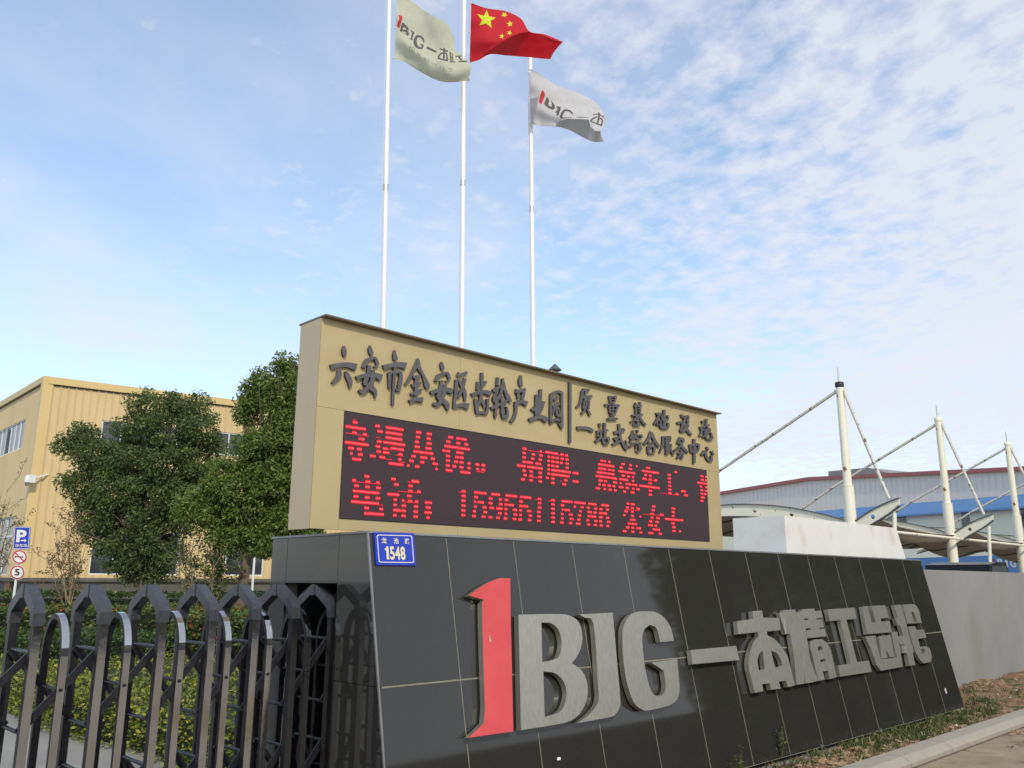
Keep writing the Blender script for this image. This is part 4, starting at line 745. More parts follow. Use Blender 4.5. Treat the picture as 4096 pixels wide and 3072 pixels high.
w_dark += strokes2polys([[(895,1015,14),(868,970,34),(805,938,34),(740,945,42),(700,1010,44),(680,1080,40)],[(690,1078,14),(870,1062,10)],[(960,1058,16),(1175,1060,10)],[(1258,1012,18),(1350,1000,18),(1455,1055,16)],[(1365,970,34),(1360,1080,34),(1330,1190,30)],[(1330,1050,26),(1250,1085,26),(1215,1130,20)],[(1370,1060,28),(1425,1110,28),(1405,1215,28)],[(1215,1125,18),(1320,1170,22),(1410,1200,22)]])
w_red = [[(342,578),(375,600),(395,660),(372,740),(335,832),(300,820),(283,780),(305,680)]]
flag('company_flag', 'white flag with red stroke and grey lettering, sagging and rippled', ZL, FP3[1] - .12, rowsW, [(1, w_dark), (2, w_red)], ['flagwhite', 'printgrey', 'printred'], wave=.08, crease=creaseW)

# small conical vent cap behind the board
vp = at(2220, 1478, 6.6 + 1.6)
vp = onp(2219, 1478, gq(2.0, -.18, 3.3), NN)
vent = thing('vent_cap', vp, 'small conical tin vent cap standing on top of the gold display board', 'vent cap')
m = MB(); m.tube([vp + Z * -.006, vp + Z * .002, vp + Z * .058], [.058, .06, .003], 8, smooth=False); m.build('cone', MT['edgegreen'], vent)
for s in (-.036, .036): m = MB(); m.tube([vp + U * s + Z * -.085, vp + U * s], .004, 6); m.build('leg', MT['pole'], vent)

# ------------------------------------------------------------------ yellow factory hall on the left
YB = 37.0
CT = at(184, 1528, YB); ZT = CT[2]
RT = atz(964, 1617, ZT); LTp = atz(0, 1638, ZT)
BR_ = unit((RT - CT) * [1, 1, 0]); BL_ = unit((LTp - CT) * [1, 1, 0])
C0 = CT * [1, 1, 0]; zsill = 1.62
def nrm_of(d):
    n_ = np.cross(d, Z); return n_ * np.sign(np.dot(CAM - C0, n_))
NR, NL = nrm_of(BR_), nrm_of(BL_)
hall = thing('factory_hall', C0, 'cream yellow sheet metal factory hall behind the dark trees', 'building')
LR, LL = 27.0, 24.0
def wallpt(side, s, z, off=0.0):
    d, n_ = (BR_, NR) if side == 'R' else (BL_, NL); return C0 + d * s + Z * z + n_ * off
def wallpx(side, px, py):
    n_ = NR if side == 'R' else NL; d = BR_ if side == 'R' else BL_; P = onp(px, py, C0, n_) - C0; return float(P @ d), float(P[2])
def zz5(x, y): return x / 1.659, 1400 + y / 1.659
def wall_face(side, length, wins, name):
    # rectangular wall grid with openings
    xs = sorted({0.0, length, *[w_[0] for w_ in wins], *[w_[1] for w_ in wins]}); zs = sorted({zsill, ZT, *[w_[2] for w_ in wins], *[w_[3] for w_ in wins]})
    m = MB()
    for a, b in zip(xs[:-1], xs[1:]):
        for c, d in zip(zs[:-1], zs[1:]):
            if any(w_[0] - 1e-6 <= a and b <= w_[1] + 1e-6 and w_[2] - 1e-6 <= c and d <= w_[3] + 1e-6 for w_ in wins): continue
            m.poly([wallpt(side, a, c), wallpt(side, b, c), wallpt(side, b, d), wallpt(side, a, d)])
    m.build(name, MT['yellowwall'], hall)
def winrect(side, p0, p1):
    a, z1 = wallpx(side, *p0); b, z0 = wallpx(side, *p1); return [min(a, b), max(a, b), min(z0, z1), max(z0, z1)]
wR = []
u0 = winrect('R', zz5(683, 492), zz5(683, 655)); zt_u, zb_u = u0[3], u0[2]; sx0 = u0[0]
e1 = wallpx('R', *zz5(1300, 640))[0]; e2 = wallpx('R', *zz5(1410, 640))[0]; e3 = wallpx('R', *zz5(1740, 640))[0]
wR.append([sx0, e1, zb_u, zt_u]); wR.append([e2, e3, zb_u, zt_u])
l0 = wallpx('R', *zz5(598, 1520)); l1 = wallpx('R', *zz5(1185, 1520)); lt = wallpx('R', *zz5(605, 1225))[1]
wR.append([l0[0], l1[0], l0[1], lt])
l2 = wallpx('R', *zz5(1500, 1540))[0]
wR.append([l2, l2 + (l1[0] - l0[0]) * .5, l0[1], lt])

wL = []
a = winrect('L', zz5(166, 492), zz5(150, 685)); aw = a
lz = wallpx('L', *zz5(150, 685))[1]; tz = wallpx('L', *zz5(166, 492))[1]; s0 = wallpx('L', *zz5(160, 590))[0]
wL.append([s0, s0 + 5.2, lz, tz])
s1 = wallpx('L', *zz5(85, 1300))[0]; wl_t = wallpx('L', *zz5(88, 1140))[1]
wL.append([s1, s1 + 5.0, 1.72, wl_t]); wL.append([s0 + 9, s0 + 14, lz, tz]); wL.append([s1 + 9, s1 + 14, 1.72, wl_t])
wall_face('R', LR, wR, 'wall'); wall_face('L', LL, wL, 'wall')
def ribs(side, length, wins, step, dep, wd):
    m = MB(); x = .35
    while x < length:
        segs = [(zsill, ZT - .32)]
        for w_ in wins:
            if w_[0] - .03 < x < w_[1] + .03:
                ns = []
                for (c, d) in segs:
                    if w_[3] <= c or w_[2] >= d: ns.append((c, d)); continue
                    if w_[2] > c: ns.append((c, w_[2]))
                    if w_[3] < d: ns.append((w_[3], d))
                segs = ns
        for c, d in segs:
            if d - c > .05: m.hexa([wallpt(side, x - wd, c, 0), wallpt(side, x + wd, c, 0), wallpt(side, x + wd * .6, c, dep), wallpt(side, x - wd * .6, c, dep), wallpt(side, x - wd, d, 0), wallpt(side, x + wd, d, 0), wallpt(side, x + wd * .6, d, dep), wallpt(side, x - wd * .6, d, dep)])
        x += step
    tag(m.build('sheet_ribs', MT['yellowwall'], hall), kind='stuff')
ribs('R', LR, wR, .31, .05, .026); ribs('L', LL, wL, .2, .012, .03)
def trim(side, s0_, s1_, z0_, z1_, o0, o1, name, mt):
    m = MB(); m.hexa([wallpt(side, s0_, z0_, o0), wallpt(side, s1_, z0_, o0), wallpt(side, s1_, z0_, o1), wallpt(side, s0_, z0_, o1), wallpt(side, s0_, z1_, o0), wallpt(side, s1_, z1_, o0), wallpt(side, s1_, z1_, o1), wallpt(side, s0_, z1_, o1)]); return m.build(name, MT[mt], hall)
trim('R', .12, LR, ZT - .30, ZT + .02, .0, .14, 'parapet_cap', 'yellowtrim'); trim('R', .30, LR, ZT - .36, ZT - .30, .0, .05, 'gutter_shadow_strip', 'concrete'); trim('L', .12, LL, ZT - .26, ZT + .02, .0, .12, 'parapet_cap', 'yellowtrim')
trim('L', .30, LL, ZT - .31, ZT - .26, .0, .04, 'gutter_shadow_strip', 'concrete')
m = MB(); m.hexa([C0 + Z * zsill + NR * .1 + NL * .1, C0 + BR_ * .32 + NR * .1 + Z * zsill, C0 + BR_ * .32 - NR * .02 + Z * zsill, C0 + BL_ * .3 + NL * .1 + Z * zsill, C0 + Z * (ZT + .03) + NR * .1 + NL * .1, C0 + BR_ * .32 + NR * .1 + Z * (ZT + .03), C0 + BR_ * .32 - NR * .02 + Z * (ZT + .03), C0 + BL_ * .3 + NL * .1 + Z * (ZT + .03)]); m.build('corner_flashing', MT['yellowtrim'], hall)
m = MB(); m.hexa([wallpt('L', LL, 0, -.1), wallpt('L', 0, 0, -.1), wallpt('R', LR, 0, -.1), wallpt('R', LR, 0, -.1) + BL_ * LL, wallpt('L', LL, zsill - .1, -.1), wallpt('L', 0, zsill - .1, -.1), wallpt('R', LR, zsill - .1, -.1), wallpt('R', LR, zsill - .1, -.1) + BL_ * LL])
m.build('plinth', MT['concrete'], hall)
trim('R', -.1, LR, zsill - .16, zsill, -.09, .10, 'sill_band', 'concrete'); trim('L', .0, LL, zsill - .16, zsill, -.09, .08, 'sill_band', 'concrete')
m = MB(); m.poly([wallpt('R', 0, ZT - .2, -.02), wallpt('R', LR, ZT - .2, -.02), wallpt('R', LR, ZT - .2, -.02) + BL_ * LL, wallpt('L', LL, ZT - .2, -.02)]); m.build('roof', MT['concrete'], hall)
def window(side, w_, npan, tr=None, glass='glass', blind=None):
    a, b, c, d = w_; fr = MB(); fw = .055
    def R(x0, x1, z0, z1, o0=-.10, o1=-.03): fr.hexa([wallpt(side, x0, z0, o0), wallpt(side, x1, z0, o0), wallpt(side, x1, z0, o1), wallpt(side, x0, z0, o1), wallpt(side, x0, z1, o0), wallpt(side, x1, z1, o0), wallpt(side, x1, z1, o1), wallpt(side, x0, z1, o1)])
    R(a, b, c, c + fw); R(a, b, d - fw, d); R(a, a + fw, c + fw, d - fw); R(b - fw, b, c + fw, d - fw)
    for k in range(1, npan):
        x = a + (b - a) * k / npan; R(x - fw * .5, x + fw * .5, c + fw, d - fw)
    if tr: zt_ = c + (d - c) * tr; R(a + fw, b - fw, zt_ - .05, zt_ + .05, -.10, -.025)
    wn = fr.build('window', MT['frame'], hall)
    for k in range(npan):
        x0 = a + (b - a) * k / npan + .01; x1 = a + (b - a) * (k + 1) / npan - .01
        g_ = MB(); g_.poly([wallpt(side, x0, c + .02, -.07), wallpt(side, x1, c + .02, -.07), wallpt(side, x1, d - .02, -.07), wallpt(side, x0, d - .02, -.07)]); g_.build('pane', MT['glass' if (blind is not None and k == blind) else glass], wn)
    if blind is not None:
        x0 = a + (b - a) * blind / npan + .06; x1 = a + (b - a) * (blind + 1) / npan - .06; bl = MB()
        for j in range(16): z_ = c + .1 + (d - c - .2) * j / 16; bl.hexa([wallpt(side, x0, z_, -.066), wallpt(side, x1, z_, -.066), wallpt(side, x1, z_, -.03), wallpt(side, x0, z_, -.03), wallpt(side, x0, z_ + .02, -.066), wallpt(side, x1, z_ + .02, -.066), wallpt(side, x1, z_ + .02, -.03), wallpt(side, x0, z_ + .02, -.03)])
        bl.build('louvre', MT['gatecast'], wn)
    rv = MB()    # reveal
    for (p, q_) in (((a, c), (b, c)), ((b, c), (b, d)), ((b, d), (a, d)), ((a, d), (a, c))): rv.poly([wallpt(side, *p, 0), wallpt(side, *q_, 0), wallpt(side, *q_, -.11), wallpt(side, *p, -.11)])
    rv.build('reveal', MT['yellowtrim'], wn)
window('R', wR[0], 5, glass='glass'); window('R', wR[1], 3); window('R', wR[2], 4, .72); window('R', wR[3], 2, .72); 
window('L', wL[0], 6, glass='paleglass', blind=3); window('L', wL[1], 4, .66); window('L', wL[2], 5, glass='paleglass'); window('L', wL[3], 4, .66)
for (sx, sz) in ((2.2, 0),):
    s_ = wallpx('L', 45, 2395)[0]; m = MB(); m.hexa([wallpt('L', s_, 0.02, -.09), wallpt('L', s_ + .9, .02, -.09), wallpt('L', s_ + .9, .02, .02), wallpt('L', s_, .02, .02), wallpt('L', s_, zsill - .17, -.09), wallpt('L', s_ + .9, zsill - .17, -.09), wallpt('L', s_ + .9, zsill - .17, .02), wallpt('L', s_, zsill - .17, .02)]); m.build('rusty_panel', MT['soil'], hall)
dp_ = wallpx('R', 1022, 2250)[0]; m = MB(); m.tube([wallpt('R', dp_, .2, .1), wallpt('R', dp_, ZT - .3, .1)], .06, 10); m.build('downpipe', MT['frame'], hall)
# security camera on the corner
cp = at(120, 1950, YB - .5); cz = cp
cctv = thing('security_camera', cz, 'white dome security camera on an arm at the yellow hall corner', 'security camera')
a0_ = wallpt('R', wallpx('R', 196, 1918)[0], wallpx('R', 196, 1918)[1], .03); j0 = at(140, 1934, YB - .35)
m = MB(); m.tube([a0_, j0], .035, 8); m.build('arm', MT['pole'], cctv)
m = MB(); m.box(at(131, 1936, YB - .42), U * .12, NN * .12, Z * .17); m.build('junction_box', MT['frame'], cctv)
q0 = at(115, 1935, YB - .5); r_s = .12
m = MB(); m.tube([q0 + Z * .16, q0 + Z * .10, q0 - Z * .05, q0 - Z * .16], [.04, .10, .12, .12], 16); m.build('housing', MT['frame'], cctv)
m = MB(); m.tube([q0 - Z * .165, q0 - Z * .22, q0 - Z * .29, q0 - Z * .31], [.10, .095, .065, .02], 16); m.build('dome', MT['paleglass'], cctv)

# ------------------------------------------------------------------ traffic signs on a post
YS = 21.0
def sgn(px, py, dy=0.0): return at(px, py, YS + dy)
sp = at(73, 2300, YS)
post = thing('traffic_sign_post', (sp[0], YS, 0), 'post with blue parking panel above a no horn disc and a speed 5 disc', 'traffic sign')
m = MB(); m.tube([(sp[0], YS + .05, 0), (sp[0], YS + .05, at(75, 2140, YS)[2])], .03, 12); m.build('post', MT['pole'], post)
ZS3 = (0, 1900, 3.3175)
def sf(corn):
    C = [at(ZS3[0] + x / ZS3[2], ZS3[1] + y / ZS3[2], YS) for x, y in corn]      # TL TR BR BL
    def f_(x, y, off=0.0): return C[3] * (1 - x) * (1 - y) + C[2] * x * (1 - y) + C[0] * (1 - x) * y + C[1] * x * y + np.array([0, -off, 0])
    return f_
pk = sf([(212, 755), (425, 757), (405, 1053), (193, 1053)])
m = MB(); m.prism([pk(0, 0), pk(1, 0), pk(1, 1), pk(0, 1)], (0, .02, 0)); bp_ = m.build('parking_panel', MT['plateblue'], post)
m = MB(); m.prism([pk(x, y, .003) for x, y in ((.02, .015), (.98, .015), (.98, .985), (.02, .985))], (0, .002, 0), [[pk(x, y, .003) for x, y in ((.05, .035), (.95, .035), (.95, .965), (.05, .965))]]); m.build('white_border', MT['platewhite'], bp_)
m = MB(); text_mesh(m, 'P', (.18, .80, .31, .86), pk, .035, .004); m.build('letter', MT['platewhite'], bp_)
m = MB(); m.prism([pk(x, y, .0065) for x, y in ((.46, .36), (.70, .36), (.68, .31), (.84, .385), (.70, .46), (.70, .41), (.46, .41))], (0, .001, 0)); m.build('arrow', MT['platewhite'], bp_)
for k, ch in enumerate('停车场'): m = MB(); text_mesh(m, ch, (.14 + k * .255, .38 + k * .255, .09, .235), pk, .012, .004); m.build('character', MT['platewhite'], bp_)
def disc(corn, name):
    f_ = sf(corn); C_ = lambda r, off: [f_(.5 + r * math.cos(t), .5 + r * math.sin(t), off) for t in np.linspace(0, 2 * math.pi, 41)[:-1]]
    m = MB(); m.prism(C_(.5, 0), (0, .02, 0)); d_ = m.build(name, MT['platewhite'], post)
    m = MB(); m.prism(C_(.475, .003), (0, .002, 0), [C_(.385, .003)]); m.build('red_ring', MT['printred'], d_); return f_, d_
f_, d_ = disc([(182, 1060), (385, 1060), (385, 1252), (182, 1252)], 'no_horn_disc')
m = MB(); m.prism([f_(x, y, .003) for x, y in ((.20, .60), (.20, .42), (.34, .49), (.60, .47), (.60, .53), (.34, .53))], (0, .002, 0)); m.prism([f_(.65 + .12 * math.cos(t), .5 + .07 * math.sin(t), .003) for t in np.linspace(0, 6.283, 17)[:-1]], (0, .002, 0), [[f_(.65 + .07 * math.cos(t), .5 + .035 * math.sin(t), .003) for t in np.linspace(0, 6.283, 17)[:-1]]]); m.build('horn_symbol', MT['blackrubber'], d_)
m = MB(); m.prism([f_(x, y, .0055) for x, y in ((.13, .80), (.19, .86), (.86, .20), (.80, .14))], (0, .002, 0)); m.build('red_slash', MT['printred'], d_)
f_, d_ = disc([(157, 1265), (357, 1265), (355, 1458), (157, 1458)], 'speed_limit_disc')
m = MB(); text_mesh(m, '5', (.33, .66, .28, .74), f_, .03, .004); m.build('digit', MT['blackrubber'], d_)

# ------------------------------------------------------------------ foliage
def leaf_cloud(C, Nrm, size, aspect=.42, droop=.35):
    """C: (n,3) leaf centres -> verts/quads of folded-free diamond leaves with random lean"""
    n_ = len(C); d = rng.normal(size=(n_, 3)) * [1, 1, .6] + [0, 0, -droop * 2]; d += Nrm * .5; d /= np.linalg.norm(d, axis=1)[:, None]
    t = rng.normal(size=(n_, 3)); sd = np.cross(d, t); sd /= np.linalg.norm(sd, axis=1)[:, None]; s = size * rng.uniform(.65, 1.25, n_)[:, None]
    a = C - d * s * .5; b = C + sd * s * aspect * .5; c = C + d * s * .5; e = C - sd * s * aspect * .5
    return np.stack([a, b, c, e], 1).reshape(-1, 3), np.arange(n_ * 4).reshape(-1, 4)
def crown_points(lobes, n_clump, per, crad, Yc):
    """lobes: (px, py, radius_px) traced; depth spread around Yc"""
    Cs = []; L = []
    tot = sum(r * r for _, _, r in lobes)
    for (px, py, r) in lobes:
        P = at(px, py, Yc); R = r / F * Yc * 1.0; L.append((P, R))
        k = int(n_clump * r * r / tot) + 3
        v = rng.normal(size=(k, 3)); v /= np.linalg.norm(v, axis=1)[:, None]; rr = R * rng.uniform(.5, 1.08, k)[:, None] ** .7
        Cs.append(P + v * rr * [1, 1.25, 1])
    Cl = np.concatenate(Cs); cr_ = crad * rng.uniform(.55, 1.35, len(Cl))
    pts = []; nr = []
    for c, r in zip(Cl, cr_):
        k = max(6, int(per * (r / crad) ** 2)); v = rng.normal(size=(k, 3)); v /= np.linalg.norm(v, axis=1)[:, None]; q_ = v * rng.uniform(.45, 1.0, k)[:, None]
        q_[:, 2] *= .75; pts.append(c + q_ * r); nr.append(v)
    return np.concatenate(pts), np.concatenate(nr), L
def limbs(base, L, r0, n=3):
    m = MB(); top = np.mean([p for p, _ in L], 0); fork = base + (top - base) * .62
    m.tube([base, base + (fork - base) * .5 + [.05, .02, 0], fork], [r0 * 1.15, r0 * .9, r0 * .75], 12)
    for P, R in L:
        mid = fork + (P - fork) * .5 + rng.normal(size=3) * .12; m.tube([fork - (fork - base) * (random.uniform(0, .2) if P[2] > fork[2] else random.uniform(.1, .3)), mid, P], [r0 * .5, r0 * .3, r0 * .08], 8)
        for _ in range(3):
            e = P + rng.normal(size=3) * R * .6; m.tube([mid, (mid + e) / 2 + rng.normal(size=3) * .05, e], [r0 * .2, r0 * .12, .01], 5)
    return m
def tree(label, lobes, Yc, tpx, leaf, n_clump, per, crad, size, r0, mt, group=None, name='camphor_tree'):
    b = at(tpx, 2400, Yc); base = np.array([b[0], Yc, 0.0]); t = thing(name, base, label, 'tree', group)
    P, Nn, L = crown_points(lobes, n_clump, per, crad, Yc); v, q_ = leaf_cloud(P, Nn, size)
    c = fast('crown', v, q_, MT[mt], t); limbs(base, L, r0).build('trunk', MT['bark'], t); return t
l5 = lambda x, y, r: (x / 1.659, 1400 + y / 1.659, r / 1.659)
tree('large dark camphor tree in front of the yellow hall windows', [l5(1180,350,85),l5(1000,420,110),l5(1330,430,95),l5(900,560,110),l5(1120,560,150),l5(1340,560,110),l5(580,600,75),l5(480,690,85),l5(640,740,120),l5(860,760,170),l5(1120,790,180),l5(1330,760,120),l5(1430,640,50),
      l5(560,930,110),l5(800,980,200),l5(1080,1010,200),l5(1280,960,120),l5(620,1120,130),l5(850,1220,180),l5(1080,1240,170),l5(700,1270,100),l5(950,1380,130),l5(820,1420,90),l5(1080,1400,100),l5(930,1480,90),l5(1060,1500,70)], 26.0, 582, None, 700, 105, .33, .115, .17, 'camphor')
tree('brighter green camphor tree beside the left end of the display board', [l5(1940,120,70),l5(1860,190,75),l5(1760,260,90),l5(1960,300,120),l5(1680,340,80),l5(1640,430,60),l5(1800,420,120),l5(1990,480,140),l5(1750,560,110),l5(1900,650,170),l5(1640,740,120),l5(1800,830,180),l5(1480,860,90),l5(1620,960,150),l5(1400,960,110),l5(1850,1000,170),l5(1280,1060,90),l5(1420,1130,120),l5(1600,1150,130),l5(1780,1180,110),l5(1900,1180,90),l5(2050,900,180),l5(2060,1150,120),l5(1760,1330,60),l5(2080,600,160),l5(1500,1250,80),l5(1800,1290,90),l5(1560,1330,50)], 21.5, 942, None, 640, 110, .28, .105, .15, 'camphor2')
def bush(label, base_px, Yc, tips, mt, nleaf, lsize, spread, rb=.03, name='bare_shrub', cat='shrub'):
    b = at(base_px, 2400, Yc); base = np.array([b[0], Yc, 0.0]); t = thing(name, base, label, cat); m = MB(); LP = []
    for (px, py) in tips:
        T = at(px, py, Yc + random.uniform(-.5, .5)); f0 = base + Z * random.uniform(.3, 1.3) ; mid = f0 + (T - f0) * .5 + [0, 0, -.15] + rng.normal(size=3) * .08
        m.tube([base, f0, mid, T], [rb, rb * .7, rb * .4, .006], 6)
        for k in range(7):
            s = random.uniform(.3, 1); p0 = f0 + (T - f0) * s; e = p0 + rng.normal(size=3) * spread + [0, 0, spread * .6]; m.tube([p0, (p0 + e) / 2 + rng.normal(size=3) * .03, e], [rb * .25, .008, .004], 4); LP += [p0 + (e - p0) * random.uniform(.3, 1.05) + rng.normal(size=3) * .05 for _ in range(int(nleaf))]
    m.build('branches', MT['twig'], t); P = np.array(LP); v, q_ = leaf_cloud(P, np.zeros_like(P), lsize, .5); fast('leaves', v, q_, MT[mt], t)
    return t
bush('sparse bronze leaved shrub between the sign post and the dark tree', 290, 24.0, [l5(460,1110,0)[:2],l5(370,1180,0)[:2],l5(420,1280,0)[:2],l5(540,1200,0)[:2],l5(330,1380,0)[:2],l5(590,1290,0)[:2],l5(350,1470,0)[:2],l5(500,1230,0)[:2],l5(450,1200,0)[:2],l5(580,1400,0)[:2]], 'drybush', 22, .075, .32)
bush('thin grey stemmed shrub between the two camphor trees', 770, 22.5, [l5(1210,1290,0)[:2],l5(1250,1270,0)[:2],l5(1300,1250,0)[:2],l5(1180,1350,0)[:2],l5(1340,1300,0)[:2],l5(1280,1350,0)[:2],l5(1390,1330,0)[:2],l5(1240,1400,0)[:2]], 'hedgegreen', 16, .06, .25)
bush('sparse shrub at the left picture edge before the yellow hall', -40, 25.0, [(35, 1975), (10, 2000), (60, 2050), (20, 2040), (95, 2075), (-30, 1980), (45, 2010)], 'drybush', 18, .07, .3)
bush('leafy green shrub at the foot of the right camphor tree', 860, 21.0, [l5(1400,1300,0)[:2],l5(1450,1340,0)[:2],l5(1480,1400,0)[:2],l5(1380,1420,0)[:2],l5(1520,1440,0)[:2],l5(1430,1450,0)[:2]], 'hedgegreen', 60, .08, .38)

def hedge(name, label, poly, z, mt, dens, size, group=None, core=.86):
    """poly: ground polygon (list of xy) as quad: near-left, near-right, far-right, far-left"""
    A, B, C_, D = [np.array([*p, 0.0]) for p in poly]; cen = (A + B + C_ + D) / 4; t = thing(name, cen, label, 'hedge', group)
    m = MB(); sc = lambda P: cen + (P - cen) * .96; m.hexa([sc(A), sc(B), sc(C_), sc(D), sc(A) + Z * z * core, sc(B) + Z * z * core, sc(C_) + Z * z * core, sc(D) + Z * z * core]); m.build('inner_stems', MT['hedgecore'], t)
    wid = np.linalg.norm(B - A); dp = np.linalg.norm(D - A); ar = wid * dp; n_ = int(ar * dens)
    s = rng.uniform(size=(n_, 2)); P = (A * 0 + A[None] * ((1 - s[:, :1]) * (1 - s[:, 1:])) + B[None] * (s[:, :1] * (1 - s[:, 1:])) + C_[None] * (s[:, :1] * s[:, 1:]) + D[None] * ((1 - s[:, :1]) * s[:, 1:]))
    bump = .035 * np.sin(P[:, 0] * 3.1 + 1.3 * np.sin(P[:, 1] * 2.3)) + .03 * np.sin(P[:, 1] * 4.7 + P[:, 0]); P[:, 2] = z + bump + rng.normal(size=n_) * .035 - np.abs(rng.normal(size=n_)) * .03
    Q = [P]; Nr = [np.tile([0, 0, 1.0], (n_, 1))]
    for (a, b, nn) in ((A, B, None), (A, D, None), (B, C_, None)):
        k = int(np.linalg.norm(b - a) * z * dens * 1.3); s = rng.uniform(size=(k, 2)); W = a + (b - a) * s[:, :1]; W[:, 2] = s[:, 1] * z; e = unit(np.cross(b - a, Z)); e = e * np.sign(np.dot(a + b - 2 * cen, e)); W = W + e * (rng.normal(size=(k, 1)) * .05 + .02 + .04 * np.sin(W[:, :1] * 4 + W[:, 2:] * 5)); Q.append(W); Nr.append(np.tile(e, (k, 1)))
    v, q_ = leaf_cloud(np.concatenate(Q), np.concatenate(Nr), size, .55, .0); tag(fast('foliage', v, q_, MT[mt], t), kind='stuff'); return t
def g2(px, py, z=0.0): P = atz(px, py, z); return (P[0], P[1])
hedge('clipped_hedge', 'low yellow green clipped hedge just behind the retractable gate', [g2(210, 2945), g2(1200, 3190), (1.2, 16.2), g2(-60, 2660, .42)], .42, 'hedgeyellow', 1050, .048)
hedge('clipped_hedge', 'knee high green hedge bordering the drive at the left, behind the yellow one', [(-10.3, 14.6), (-5.2, 16.0), (-6.2, 17.8), (-11.5, 16.4)], .62, 'hedgegreen', 560, .07)
hedge('photinia_hedge', 'taller hedge with red young shoots behind the yellow green hedge', [(-6.1, 15.8), (1.5, 16.4), (1.5, 18.6), (-6.4, 18.0)], .98, 'photinia', 560, .08)
hedge('photinia_hedge', 'reddish green hedge strip left of the taller photinia hedge', [(-13.5, 18.6), (-6.6, 18.6), (-6.6, 20.0), (-13.8, 20.0)], 1.0, 'photinia', 420, .08)
hedge('clipped_hedge', 'long dark green hedge along the foot of the yellow hall', [(-17, 25.0), (3, 27.2), (3, 28.4), (-17, 26.4)], 1.17, 'hedgegreen', 260, .10)

# ------------------------------------------------------------------ grey wall, white block, kerb, planter
gw = thing('grey_boundary_wall', gp(6.0, -.3), 'plain grey rendered boundary wall running on behind the black wall', 'wall')
gx = onp(3760, 2262, gp(0, -.33, 0), NN); ztop = gx[2]
m = MB(); m.hexa([gp(6, -.33, 0), gp(46, -.33, 0), gp(46, -.57, 0), gp(6, -.57, 0), gp(6, -.33, ztop), gp(46, -.33, ztop), gp(46, -.57, ztop), gp(6, -.57, ztop)]); m.build('wall_body', MT['greywall'], gw)
# white slanted block: corner at px 3148
WB0 = gp(0, -3.0, 0)
Z7 = (2800, 1400, 1.707)
def p7(x, y): return Z7[0] + x / Z7[2], Z7[1] + y / Z7[2]
c_top = onp(*p7(585, 1112), gp(0, -3.4, 0), NN); r_top = onp(*p7(1350, 1187), gp(0, -3.4, 0), NN); r_bot = onp(*p7(1418, 1400), gp(0, -3.4, 0), NN)
c_g = c_top * [1, 1, 0]; zt_ = (c_top[2] + r_top[2]) / 2
l_top = onp(*p7(233, 1142), c_g, U)
wblk = thing('white_block', c_g, 'plain white rendered block with a slanted right end behind the black wall', 'wall block')
sl_ = (r_bot - r_top); kz = r_top[2] / (r_top[2] - r_bot[2]); rb_ = r_top + sl_ * kz; dl = -abs(float((l_top - c_g) @ NN))
back = -NN * 1.3
ct = c_g + Z * zt_; rt_ = np.array([*r_top[:2], zt_]); rb_[2] = 0.0; cb_ = c_g * 1.0
lt_ = np.array([*l_top[:2], zt_]); lb_ = lt_ * [1, 1, 0]
m = MB(); off_ = lt_ - ct; m.hexa([cb_, rb_, rb_ + off_, lb_, ct, rt_, rt_ + off_, lt_]); m.build('block_body', MT['whitewall'], wblk)

# planter soil with relief
def grid_mesh(name, a0, a1, s0_, s1_, na, ns, zf, mt, kind):
    A = np.linspace(a0, a1, na); S = np.linspace(s0_, s1_, ns); AA, SS = np.meshgrid(A, S); P = gp(0, 0)[None, None] + AA[..., None] * U + SS[..., None] * NN; P[..., 2] = zf(AA, SS)
    idx = np.arange(na * ns).reshape(ns, na); Q = np.stack([idx[:-1, :-1], idx[:-1, 1:], idx[1:, 1:], idx[1:, :-1]], -1).reshape(-1, 4); Q = Q[:, ::-1]
    return tag(fast(name, P.reshape(-1, 3), Q, mt, smooth=True), kind=kind)
kA = 1.23           # kerb back face (outward offset)
def soilz(A, S): return -.012 + .075 * np.clip((np.maximum(S, (np.asarray(A) > 9.3) * 1.0) - .36) / .35, 0, 1) + .022 * np.sin(A * 5.3 + 2 * np.sin(S * 7)) * np.sin(S * 6 + A) + .012 * np.sin(A * 17 + S * 13) + .010 * np.sin(A * 31 - S * 27) + .05 * np.clip((A - 9.2) / 2.0, 0, 1) * (1 + .4 * np.sin(A * 3 + S * 5))
grid_mesh('planter_soil', 1.0, 40.0, -.34, 1.015, 900, 60, soilz, MT['soil'], 'structure')
kt = .095
kb = None; a = 1.0; kerbroot = thing('kerb', gp(1.0, 1.0), 'long pale stone kerb edging the weedy planting strip', 'kerb'); seg = None
kx0, kx1 = 1.005, 1.25
def kprof(a0, a1):
    m = MB(); b_ = .012; pr = [(kx0, 0), (kx0, kt), (kx1 - .085, kt), (kx1 - .07, kt - .003), (kx1 - .006, kt - .040), (kx1, kt - .048), (kx1, 0)]
    m.prism([gp(a0, s, z) for s, z in pr], U * (a1 - a0)); return m
m0 = kprof(1.0, 1.993); k0 = m0.build('kerbstone', MT['kerb'], kerbroot)
for i in range(1, 38):
    c = k0.copy(); COL.objects.link(c); c.parent = kerbroot; c.location = tuple(U * i * 1.0 + Z * random.uniform(-.002, .002) + NN * random.uniform(-.002, .002))
m = MB(); m.poly([gp(1.0, 1.245, .0115), gp(1.0, 1.275, .0115), gp(38, 1.275, .0115), gp(38, 1.245, .0115)][::-1]); tag(m.build('kerb_shadow_joint', MT['bark']), kind='structure')  # flat dark strip painting the gap shadow along the kerb and sand joint
